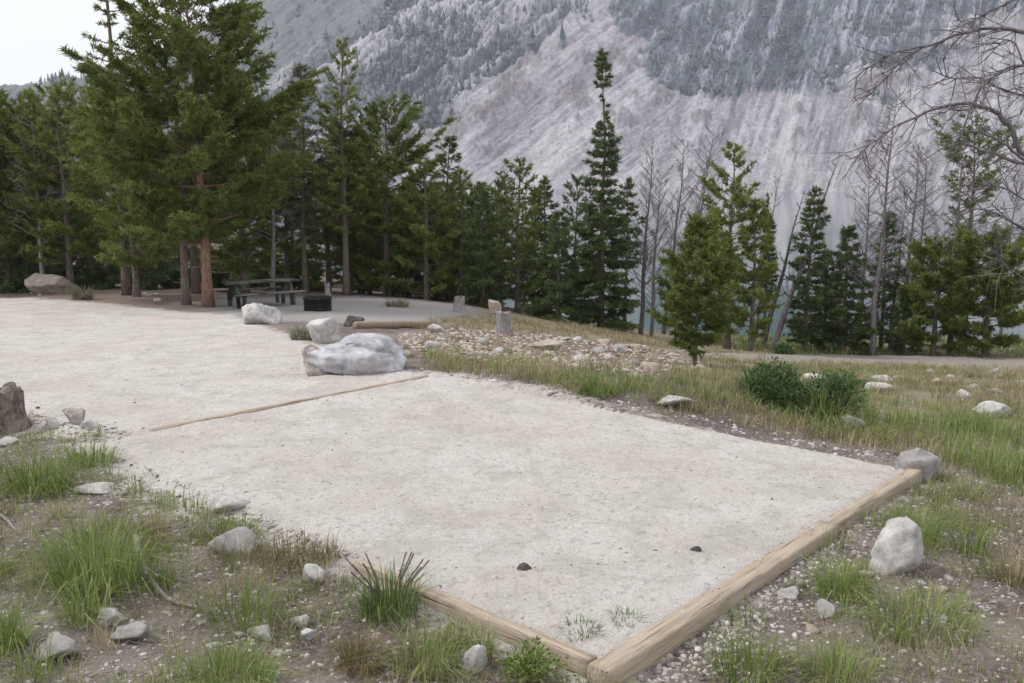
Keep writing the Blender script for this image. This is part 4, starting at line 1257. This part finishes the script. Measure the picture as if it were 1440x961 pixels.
def tree(base, top_py, hw_px, bot_py, label, prof='pine', mat='pine', bark='bark', Y=None, tr=.16, dens=1.0, lean=0.0, seed=0,
         group=None, name="pine_tree", cat="pine tree", needle=.13, gaps=.25, droop=None, levels=None, two=False, grey=0.0):
    rg = np.random.RandomState(seed + 1000)
    if Y is None:
        g = ground(*base)
    else:
        g = at(base[0], base[1], Y); g[2] = float(H(g[0], g[1]))
    D = g[1]
    s = D / (raydir(base[0], 430)[1] * FPX)            # metres per pixel there
    ztop = at(base[0], top_py, D)[2]; zbot = at(base[0], bot_py, D)[2]
    h = ztop - g[2]; cb = max(.15, zbot - g[2]); Rm = hw_px * s * 1.12
    dens = dens * 1.5
    root = empty(name, g, 0, label=label, cat=cat, group=group)
    # trunk
    nz = 14
    zt = np.linspace(-.15, h * .985, nz)
    wob = .03 * h * np.stack([pnoise(zt * .35 + seed, 1.7), pnoise(zt * .35 + seed, 7.7)], -1) * (zt / h).clip(0, 1)[:, None]
    ax = np.stack([lean * zt + wob[:, 0], wob[:, 1], zt], -1)
    rad = tr * (1 - .93 * (zt.clip(0) / h) ** .9); rad[0] *= 1.35; rad[1] *= 1.05
    mb = MB(); mb.tube(ax, rad, 9)
    axis_at = lambda z: np.array([np.interp(z, zt, ax[:, 0]), np.interp(z, zt, ax[:, 1]), z])
    # a few bare stubs below the crown
    for q in range(int(4 + cb * 2)):
        z = rg.uniform(.25, 1) * cb; a = rg.uniform(0, 6.28); L = rg.uniform(.1, .35) * Rm
        p = axis_at(z)
        mb.tube([p, p + np.array([math.cos(a) * L, math.sin(a) * L, rg.uniform(-.1, .15) * L])], [tr * .13, tr * .04], 4, cap=False)
    ch = h - cb
    nb = levels or int(ch / (.14 if prof in ('cone', 'spire') else .16) + 10)
    TP, TD, TS = [], [], []
    golden = 2.399963
    whorl = rg.uniform(0, 6.28)
    for b in range(nb):
        t_ = (b + rg.uniform(0, 1)) / nb
        per = 3 if prof in ('cone', 'spire', 'column') else 2
        for q in range(per):
            a = whorl + b * golden + q * 2 * math.pi / per + rg.normal(0, .25)
            gap = fbm(math.cos(a) * 1.2 + seed * 3.1, math.sin(a) * 1.2, t_ * 4.5, 2)
            if prof == 'spire' and PROF[prof](t_) < .1 and t_ < .97 and rg.rand() < .8: continue
            L = Rm * max(.07 if prof == 'spire' else 0., float(PROF[prof](t_))) * rg.uniform(.62, 1.08) * (1 + .45 * float(gap))
            if gap < -.55 + gaps * .6 and rg.rand() < gaps * 1.6: L *= .45
            if L < .05: continue
            if prof in ('round', 'pine', 'mush') and gap < -.35 and rg.rand() < .5: continue
            z = cb + t_ * ch
            p0 = axis_at(z)
            if prof in ('cone', 'spire', 'column'):
                up = np.interp(t_, [0, .6, 1], [-.28, -.08, .5]) if droop is None else droop
                tipup = .22
            else:
                up = np.interp(t_, [0, .5, 1], [-.05, .25, .9]) if droop is None else droop
                tipup = .30
            up += rg.normal(0, .1)
            n = 5; f = np.linspace(0, 1, n)
            da = rg.normal(0, .22)
            out = np.stack([np.cos(a + da * f) * L * f, np.sin(a + da * f) * L * f, L * (up * f + tipup * f ** 2.2)], -1)
            br = p0 + out
            mb.tube(br, np.linspace(max(.008, tr * .22 * (1 - .6 * t_)), .004, n), 4, cap=False)
            # twigs with needle tufts
            nt_ = max(3, int(L / .11 * dens))
            ff = rg.uniform(.18 if prof in ('cone', 'spire', 'column') else .28, 1.0, nt_)
            ff[-1] = 1.0
            P0 = np.stack([np.interp(ff, f, br[:, k]) for k in range(3)], -1)
            side = np.array([-math.sin(a), math.cos(a), 0.]); fwd = np.array([math.cos(a), math.sin(a), up * .6])
            sg = rg.choice([-1, 1], nt_)[:, None]
            spread = rg.uniform(.35, 1.1, nt_)[:, None]
            td = fwd[None] * 1.0 + side[None] * sg * spread + rg.normal(0, .18, (nt_, 3)) + np.array([0, 0, .12 if prof not in ('cone', 'spire') else -.08])
            td[-1] = fwd
            td /= np.linalg.norm(td, axis=1)[:, None]
            tl = L * (.16 + .26 * (1 - ff)) * rg.uniform(.6, 1.2, nt_) + .05
            k = np.maximum(2, (tl / (needle * .5)).astype(int))
            idx = np.repeat(np.arange(nt_), k)
            fr = np.concatenate([np.linspace(.3, 1, kk) for kk in k])
            TP.append(P0[idx] + td[idx] * (tl[idx] * fr)[:, None])
            TD.append(td[idx]); TS.append(np.full(len(idx), 1.0))
    # leader
    zz = np.linspace(h * .93, h, 6)
    TP.append(np.array([axis_at(min(z, h * .985)) for z in zz])); TD.append(np.tile([[0, 0, 1.]], (6, 1))); TS.append(np.ones(6))
    TP, TD = np.vstack(TP), np.vstack(TD)
    nbld = 8
    P = np.repeat(TP, nbld, 0); Dn = np.repeat(TD, nbld, 0)
    Dn = Dn * .55 + rg.normal(0, .55, P.shape) + np.array([0, 0, .12]); Dn /= np.linalg.norm(Dn, axis=1)[:, None]
    L = needle * rg.uniform(.6, 1.25, len(P)); W = needle * .24 * rg.uniform(.7, 1.4, len(P))
    V, F = blades3(P + rg.normal(0, needle * .12, P.shape), Dn, L, W, rg)
    ti = np.repeat(np.repeat(rg.rand(len(TP)), nbld) * .5 + rg.rand(len(P)) * .5, 3)
    mb.build("trunk", M[bark], root, smooth=True)
    mesh_np("crown", V, F, M[mat], root, attrs=dict(tint=ti))
    tree.count += len(F)
    return root
tree.count = 0

def dead_tree(base, top_py, hw_px, label, Y=None, tr=.10, lean=0.0, seed=0, nbr=26, start=.25, up=.5, curve=.3, group=None, mat='deadbark', twigs=7, name="dead_tree"):
    rg = np.random.RandomState(seed + 500)
    if Y is None: g = ground(*base)
    else:
        g = at(base[0], base[1], Y); g[2] = float(H(g[0], g[1]))
    D = g[1]; s = D / (raydir(base[0], 430)[1] * FPX)
    h = at(base[0], top_py, D)[2] - g[2]; Rm = hw_px * s
    root = empty(name, g, 0, label=label, cat="dead tree", group=group)
    zt = np.linspace(-.15, h, 14)
    ax = np.stack([lean * zt + .02 * h * pnoise(zt * .5 + seed, 2.2), .02 * h * pnoise(zt * .5 + seed, 6.2), zt], -1)
    mb = MB(); mb.tube(ax, tr * (1 - .93 * (zt.clip(0) / h)), 8)
    tk = mb.build("trunk", M[mat], root, smooth=True)
    bb = MB()
    for b in range(nbr):
        t_ = start + (1 - start) * (b + rg.rand()) / nbr
        z = t_ * h; p0 = np.array([np.interp(z, zt, ax[:, k]) for k in range(3)])
        a = rg.uniform(0, 6.28); L = Rm * (1.05 - .75 * t_) * rg.uniform(.5, 1.25)
        n = 6; f = np.linspace(0, 1, n)
        u = up + rg.normal(0, .2)
        da = rg.normal(0, .5)
        br = p0 + np.stack([np.cos(a + da * f) * L * f, np.sin(a + da * f) * L * f, L * (u * f + curve * f * f)], -1)
        br[1:] += rg.normal(0, .02 * L, (n - 1, 3))
        r0 = max(.010, tr * .26 * (1 - .5 * t_))
        bb.tube(br, np.linspace(r0, .004, n), 4, cap=False)
        for q in range(twigs):
            fq = rg.uniform(.25, .98); pq = np.array([np.interp(fq, f, br[:, k]) for k in range(3)])
            d = np.array([math.cos(a + rg.normal(0, .8)), math.sin(a + rg.normal(0, .8)), rg.normal(u, .5)])
            l = L * rg.uniform(.12, .4)
            e = pq + d * l + np.array([0, 0, .12 * l])
            m_ = (pq + e) / 2 + rg.normal(0, .08 * l, 3)
            bb.tube([pq, m_, e], [r0 * .4, r0 * .28, .003], 3, cap=False)
            for w in range(2):
                e2 = m_ + d * l * .5 + rg.normal(0, .3 * l, 3)
                bb.tube([m_, e2], [r0 * .2, .0025], 3, cap=False)
    bb.build("branches", M[mat], root)
    return root

# -- left stand
tree((293, 432), -25, 118, 350, "broad dark pine with the straight reddish trunk left of the picnic table", 'round', 'pine', 'bark_red', tr=.145, dens=1.0, seed=1, gaps=.6, needle=.15)
tree((262, 429), 60, 90, 340, "pine with the leaning grey brown trunk just left of the reddish one", 'round', 'pine', 'bark', Y=24.6, tr=.12, lean=.02, dens=.9, gaps=.6, seed=2, needle=.15)
tree((193, 418), 135, 66, 378, "bushy pine left of the two big trunks", 'round', 'pine_y', 'bark', tr=.10, dens=.95, gaps=.5, seed=3, needle=.15)
tree((178, 414), -190, 64, 110, "tall thin pine with sparse upswept branches against the sky", 'tuft', 'pine', 'bark', Y=27.5, tr=.12, lean=-.008, dens=.5, levels=20, seed=4, gaps=.5, needle=.16)
tree((276, 416), -150, 48, 20, "tall pine whose top rises behind the broad dark one", 'tuft', 'pine', 'bark', Y=28, tr=.12, dens=.7, levels=34, seed=5, gaps=.45, needle=.16)
tree((100, 408), 130, 52, 368, "pine with a slender trunk in the left stand, nearest the bushy one", 'round', 'pine_y', 'bark', Y=30, tr=.12, dens=1.1, seed=6, needle=.15)
tree((62, 404), 150, 58, 368, "rounded yellow green pine above the tan boulder", 'round', 'pine_y', 'bark', Y=31, tr=.12, dens=1.1, seed=7, needle=.15)
tree((12, 404), 148, 60, 365, "wide pine at the left edge of the photo", 'round', 'pine', 'bark', Y=31, tr=.13, dens=1.1, seed=8, needle=.15)
tree((-50, 404), 120, 65, 330, "pine cut by the left edge of the photo", 'round', 'pine', 'bark', Y=30, tr=.13, dens=1.0, seed=9, needle=.15)
tree((345, 412), 130, 62, 385, "dark green pine behind the picnic table", 'round', 'pine', 'bark', Y=29, tr=.13, dens=1.0, seed=10, needle=.15)
tree((430, 412), 92, 36, 330, "sparse pale pine with thinning needles right of the picnic table", 'column', 'pale', 'bark', Y=29.5, tr=.10, dens=.45, seed=11, gaps=.5, needle=.14)
tree((404, 410), 165, 42, 385, "short pine between the table and the pale sparse pine", 'pine', 'pine', 'bark', Y=30.5, tr=.10, dens=.9, seed=12)
tree((487, 412), 62, 36, 330, "tall pine with a bare straight lower trunk", 'pine', 'pine_y', 'bark', Y=29, tr=.12, dens=.75, seed=13, gaps=.4)
tree((545, 414), 150, 58, 412, "dense dark pine right of the bare lower trunk", 'round', 'pine', 'bark', Y=30, tr=.13, dens=1.3, seed=14)
tree((508, 414), 190, 40, 408, "narrow pine pressed between the straight trunk and the dense dark one", 'pine', 'pine', 'bark', Y=31, tr=.11, dens=1.0, seed=15)
tree((462, 410), 235, 38, 408, "young light green pine behind the thin bleached snag", 'pine', 'pine_y', 'bark', Y=31, tr=.09, dens=.9, seed=16)
tree((600, 422), 228, 44, 418, "yellow green pine just right of the dense dark one", 'pine', 'pine_y', 'bark', Y=29, tr=.10, dens=1.1, seed=17)
tree((631, 424), 192, 24, 418, "narrow pine with a dark pointed top above its neighbours", 'column', 'fir', 'bark', Y=31, tr=.09, dens=.8, seed=18, gaps=.4)
tree((648, 428), 245, 38, 425, "pine behind the slim pale broken stump", 'pine', 'pine_y', 'bark', Y=29.5, tr=.10, dens=1.1, seed=19)
tree((678, 436), 262, 32, 432, "dark slim conifer left of the gap at the grey stump", 'cone', 'fir', 'bark', Y=28.5, tr=.09, dens=1.2, seed=20, cat="fir tree", name="fir_tree")
tree((728, 440), 228, 38, 425, "olive pine standing right behind the grey stump", 'pine', 'pine', 'bark', Y=29, tr=.10, dens=1.0, seed=21)
tree((765, 442), 248, 30, 432, "slim dark conifer between the olive pine and the broad short fir", 'cone', 'fir', 'bark', Y=31, tr=.09, dens=1.1, seed=22, cat="fir tree", name="fir_tree")
tree((785, 458), 298, 38, 452, "broad short fir left of the tall spruce", 'cone', 'fir', 'bark', Y=27.5, tr=.09, dens=1.3, seed=23, cat="fir tree", name="fir_tree")
tree((845, 470), 72, 46, 466, "tallest spruce with a bare gap below its tufted tip", 'spire', 'fir', 'bark', Y=27.5, tr=.10, dens=1.6, levels=80, seed=24, cat="spruce tree", name="spruce_tree", needle=.12)
tree((878, 470), 250, 16, 380, "thin half bare spruce leaning on the tallest one", 'column', 'fir', 'bark', Y=28.5, tr=.07, dens=.5, seed=25, gaps=.5, lean=.01, cat="spruce tree", name="spruce_tree")
# -- right stand
tree((977, 516), 310, 42, 494, "young bushy pine with several thin trunks in front of the meadow trees", 'pine', 'pine', 'bark', tr=.045, dens=2.7, seed=30, needle=.10, levels=46)
tree((1022, 492), 208, 46, 470, "tall pointed pine behind the young bushy one", 'pine', 'pine_y', 'bark', Y=25, tr=.10, dens=1.35, seed=31, gaps=.4)
tree((1056, 490), 285, 30, 478, "dense lower pine right of the tall pointed one", 'pine', 'pine_y', 'bark', Y=24.5, tr=.08, dens=1.62, seed=32)
tree((1074, 488), 272, 10, 420, "very thin dark spire right of the tall pointed pine", 'cone', 'fir', 'bark', Y=27, tr=.06, dens=.9, seed=33, cat="fir tree", name="fir_tree")
tree((1132, 494), 262, 24, 480, "narrow dark fir right of the leaning dead trunks", 'column', 'fir', 'bark', Y=26, tr=.08, dens=1.49, seed=34, cat="fir tree", name="fir_tree")
tree((1184, 494), 318, 34, 485, "short blue green fir with a blunt tip in the right stand", 'cone', 'fir', 'bark', Y=26, tr=.08, dens=1.76, seed=35, cat="fir tree", name="fir_tree")
tree((1158, 494), 352, 26, 485, "low fir squeezed between the narrow and the blunt one", 'cone', 'fir', 'bark', Y=27, tr=.07, dens=1.62, seed=36, cat="fir tree", name="fir_tree")
tree((1238, 494), 300, 24, 480, "dark thin fir behind the tall bare snag", 'column', 'fir', 'bark', Y=27.5, tr=.07, dens=1.08, seed=37, gaps=.4, cat="fir tree", name="fir_tree")
tree((1352, 496), 185, 58, 440, "tall rounded pine with a grey thinning middle near the right edge", 'mush', 'pine', 'bark', Y=26.5, tr=.13, dens=.8, seed=38, gaps=.5)
tree((1312, 498), 352, 50, 492, "low dark pine at the left foot of the rounded one", 'round', 'pine', 'bark', Y=25.5, tr=.09, dens=1.9, seed=39)
tree((1385, 498), 345, 56, 492, "low olive pine at the right foot of the rounded one", 'round', 'pine_y', 'bark', Y=25.5, tr=.09, dens=1.9, seed=40)
tree((1470, 496), 330, 36, 470, "pine cut by the right edge of the photo", 'round', 'pine', 'bark', Y=30, tr=.09, dens=1.0, seed=41)
tree((1270, 496), 400, 20, 488, "small dark fir right of the tall bare snag", 'cone', 'fir', 'bark', Y=26, tr=.06, dens=1.1, seed=42, cat="fir tree", name="fir_tree")
# -- dead trees
dead_tree((1085, 492), 215, 26, "leaning grey dead trunk, left of the crossing pair", Y=26, lean=.30, tr=.10, seed=21, nbr=22)
dead_tree((1072, 492), 268, 20, "second leaning dead trunk right behind the pointed pine", Y=27, lean=.22, tr=.09, seed=2, nbr=18)
dead_tree((1225, 496), 140, 60, "tall bare snag with a full cage of grey twigs", Y=25.5, lean=.03, tr=.09, seed=3, nbr=60, up=.35)
dead_tree((1265, 496), 205, 55, "twiggy dead tree between the tall snag and the rounded pine", Y=27, lean=.03, tr=.08, seed=4, nbr=50, up=.4)
dead_tree((1335, 496), 200, 70, "bare branching tree tangled in the rounded pine", Y=26, lean=.0, tr=.09, seed=5, nbr=50, up=.3)
dead_tree((900, 472), 215, 48, "bare grey tree just right of the tallest spruce", Y=28.5, lean=.05, tr=.08, seed=6, nbr=46, up=.8)
dead_tree((935, 474), 200, 50, "bare tree over the strip of open lake", Y=30, lean=.08, tr=.08, seed=7, nbr=46, up=.9)
dead_tree((965, 476), 185, 40, "leaning bare tree left of the pointed pine", Y=31, lean=.10, tr=.08, seed=8, nbr=40, up=.9)
dead_tree((1060, 480), 250, 26, "thin bare tree mostly hidden by the dense lower pine", Y=29, lean=.1, tr=.06, seed=9, nbr=30, up=.9)
dead_tree((385, 410), 150, 45, "grey bare branches between the broad pine and the pale one", Y=28, lean=.02, tr=.08, seed=10, nbr=40, up=.2)
dead_tree((60, 400), 170, 75, "grey leafless tree inside the left stand", Y=30, lean=.02, tr=.08, seed=11, nbr=44, up=.3, mat='greywood')
# -- behind the first rows
rf = random.Random(12)
for k in range(20):
    X_ = rf.uniform(-27, -6); Y_ = rf.uniform(34, 44)
    qx, qy = to_px(X_, Y_, float(H(X_, Y_)))
    tree((qx, qy), rf.uniform(165, 260), rf.uniform(34, 50), 370, "dark pine deep inside the stand behind the driveway", 'round', rf.choice(['pine', 'pine', 'pine_y']), 'bark', Y=Y_, tr=.11, dens=.6, seed=60 + k,
         group="pines deep in the left stand", needle=.19)
for k in range(8):
    X_ = rf.uniform(-6, -.5); Y_ = rf.uniform(32, 36)
    qx, qy = to_px(X_, Y_, float(H(X_, Y_)))
    tree((qx, qy), rf.uniform(245, 300), rf.uniform(30, 42), 425, "dark conifer half hidden behind the front row of shore pines", 'pine', rf.choice(['pine', 'fir']), 'bark', Y=Y_, tr=.09, dens=.6, seed=90 + k,
         group="conifers behind the front shore pines", needle=.17)
for k, (qx, ty, w, lb) in enumerate([(612, 262, 34, "left of the slim pale broken stump"), (664, 280, 30, "right of the slim pale broken stump"), (704, 258, 34, "left of the olive pine behind the grey stump"), (750, 262, 30, "right of the olive pine behind the grey stump"),
                                     (808, 252, 32, "between the broad short fir and the tall spruce"), (575, 250, 32, "right of the small pale bench"), (520, 262, 34, "left of the small pale bench")]):
    tree((qx, 425), ty, w, 425, "dusky conifer in the second row, " + lb, 'cone' if k % 2 else 'pine', 'fir' if k % 3 else 'pine', 'bark', Y=31.3 + .3 * (k % 3), tr=.08, dens=.9, seed=140 + k, name="conifer", cat="conifer")
for k, (qx, ty, w, ln, lb) in enumerate([(915, 245, 45, .03, "low bare tree left of the open strip of lake"), (950, 225, 40, .14, "slanting bare tree above the young bushy pine"), (1205, 230, 45, .02, "bare twiggy tree left of the tall snag"),
                                         (1290, 215, 50, -.02, "bare twiggy tree left of the rounded pine"), (1250, 260, 45, .05, "short bare tree right of the tall snag"), (1405, 240, 45, .02, "bare tree right of the rounded pine")]):
    dead_tree((qx, 494), ty, w, lb, Y=27.3 + .5 * (k % 3), tr=.06, lean=ln, seed=30 + k, nbr=60, up=.7, start=.15, twigs=9)
for k, (qx, w, lb) in enumerate([(20, 60, "behind the tan boulder at the left edge"), (110, 40, "behind the sage tuft"), (215, 50, "between the bushy pine and the two big trunks"), (330, 50, "behind the left end of the picnic table"),
                                 (420, 40, "behind the fire ring"), (160, 45, "just left of the bushy pine trunk"), (60, 50, "behind the right end of the tan boulder"), (270, 45, "behind the two big trunks"), (375, 45, "behind the right end of the picnic table")]):
    tree((qx, 409), 345 + 8 * (k % 3), w, 402, "low dark young fir " + lb, 'cone', 'fir', 'bark', Y=31.5 + k % 2, tr=.06, dens=.9, seed=110 + k,
         group="young firs under the left stand", name="fir_tree", cat="fir tree", needle=.16)
print("needles", tree.count)

# -- the big bare tree whose limbs reach in from the right
def bare_limbs():
    Y0 = 10.0
    g = at(1640, 560, Y0); g[2] = float(H(g[0], g[1]))
    root = empty("bare_tree", g, 0, label="big bare tree outside the frame whose dark arching limbs reach in at the upper right", cat="dead tree")
    tp = [g - [0, 0, .2], at(1630, 420, Y0), at(1600, 260, Y0), at(1590, 120, Y0), at(1560, -60, Y0 + .2), at(1540, -220, Y0 + .3)]
    mb = MB(); tp = np.array(tp) - g
    tt = np.linspace(0, 5, 20)
    T_ = np.stack([np.interp(tt, np.arange(6), tp[:, k]) for k in range(3)], -1)
    mb.tube(T_, np.linspace(.19, .05, 20), 10)
    mb.build("trunk", M['deadbark'], root, smooth=True)
    limbs = [  # polylines (px, py, dY), start radius m
        ([(1590, 220, 0), (1500, 240, 0), (1440, 225, -.1), (1425, 185, -.1), (1395, 152, -.2), (1350, 143, -.3), (1300, 158, -.3), (1255, 180, -.4), (1222, 205, -.5), (1202, 222, -.5)], .034),
        ([(1590, 120, 0), (1500, 70, 0), (1440, 45, .1), (1400, 38, .1), (1350, 48, .2), (1300, 66, .2), (1270, 82, .3), (1235, 122, .3), (1205, 150, .4)], .028),
        ([(1300, 66, .2), (1262, 72, .1), (1225, 92, .1), (1192, 118, 0)], .013),
        ([(1600, 250, 0), (1500, 245, .3), (1440, 232, .3), (1390, 214, .3), (1350, 200, .4), (1318, 212, .4)], .030),
        ([(1590, 150, 0), (1500, 110, -.3), (1440, 90, -.3), (1410, 98, -.3), (1380, 122, -.4), (1360, 160, -.4), (1352, 200, -.4)], .018),
        ([(1610, 380, 0), (1520, 350, .2), (1440, 325, .2), (1405, 300, .2), (1370, 292, .2), (1340, 300, .2)], .020),
        ([(1600, 300, 0), (1520, 290, -.2), (1440, 282, -.2), (1410, 262, -.2), (1380, 260, -.2)], .015),
        ([(1590, 60, 0), (1500, 10, -.2), (1440, -5, -.2), (1400, 12, -.2), (1370, 28, -.2), (1340, 30, -.2)], .018),
        ([(1440, 225, -.1), (1415, 205, -.3), (1392, 190, -.4), (1372, 186, -.4)], .016),
        ([(1440, 90, -.3), (1428, 60, -.2), (1412, 55, -.2), (1385, 85, -.3)], .011),
        ([(1610, 200, 0), (1520, 160, .3), (1440, 135, .3), (1410, 128, .3), (1378, 108, .3), (1340, 112, .4), (1312, 100, .4)], .015),
        ([(1610, 420, 0), (1520, 420, .2), (1440, 392, .2), (1415, 378, .2), (1398, 352, .2)], .014),
    ]
    rg = np.random.RandomState(4)
    for pts, r0 in limbs:
        bb = MB()
        P = np.array([at(a, b, Y0 + c) for a, b, c in pts]) - g
        n = len(P) * 4
        tt = np.linspace(0, len(P) - 1, n)
        Q = np.stack([np.interp(tt, np.arange(len(P)), P[:, k]) for k in range(3)], -1)
        for _ in range(2): Q[1:-1] = (Q[:-2] + 2 * Q[1:-1] + Q[2:]) / 4
        Q[1:-1] += rg.normal(0, r0 * .22, (n - 2, 3))
        bb.tube(Q, np.linspace(r0, .005, n), 6)
        L = np.linalg.norm(np.diff(Q, axis=0), axis=1).sum()
        for q in range(int(L * 13)):
            i = rg.randint(int(n * .25), n - 1)
            d = Q[min(i + 1, n - 1)] - Q[i]; d /= np.linalg.norm(d) + 1e-9
            d = d * .8 + rg.normal(0, .55, 3) + np.array([0, 0, -.15]); d /= np.linalg.norm(d)
            l = rg.uniform(.12, .5)
            m1 = Q[i] + d * l * .5 + rg.normal(0, .04, 3); e = m1 + (d + rg.normal(0, .4, 3)) * l * .5
            bb.tube([Q[i], m1, e], [.0065, .0045, .0018], 4, cap=False)
            for w in range(3):
                e2 = m1 + (d + rg.normal(0, .7, 3)) * l * .35
                bb.tube([m1, e2], [.0035, .0015], 3, cap=False)
        bb.build("limb", M['deadbark'], root, smooth=True)
bare_limbs()

# ------------------------------------------------------------------ haze
HAZE = True
if HAZE:
    m = bpy.data.materials.new("thin_haze"); m.use_nodes = True
    t = m.node_tree; t.nodes.clear()
    out = t.nodes.new("ShaderNodeOutputMaterial"); pv = t.nodes.new("ShaderNodeVolumePrincipled")
    pv.inputs["Color"].default_value = (.80, .84, 1.0, 1)
    pv.inputs["Density"].default_value = .00020
    pv.inputs["Anisotropy"].default_value = .1
    t.links.new(pv.outputs[0], out.inputs["Volume"])
    mb = MB(); mb.box((0, 1000, 420), (3400, 2600, 860))
    hz = mb.build("haze", m)
    tag(hz, "thin bluish mountain air over the lake", "haze", kind="stuff")
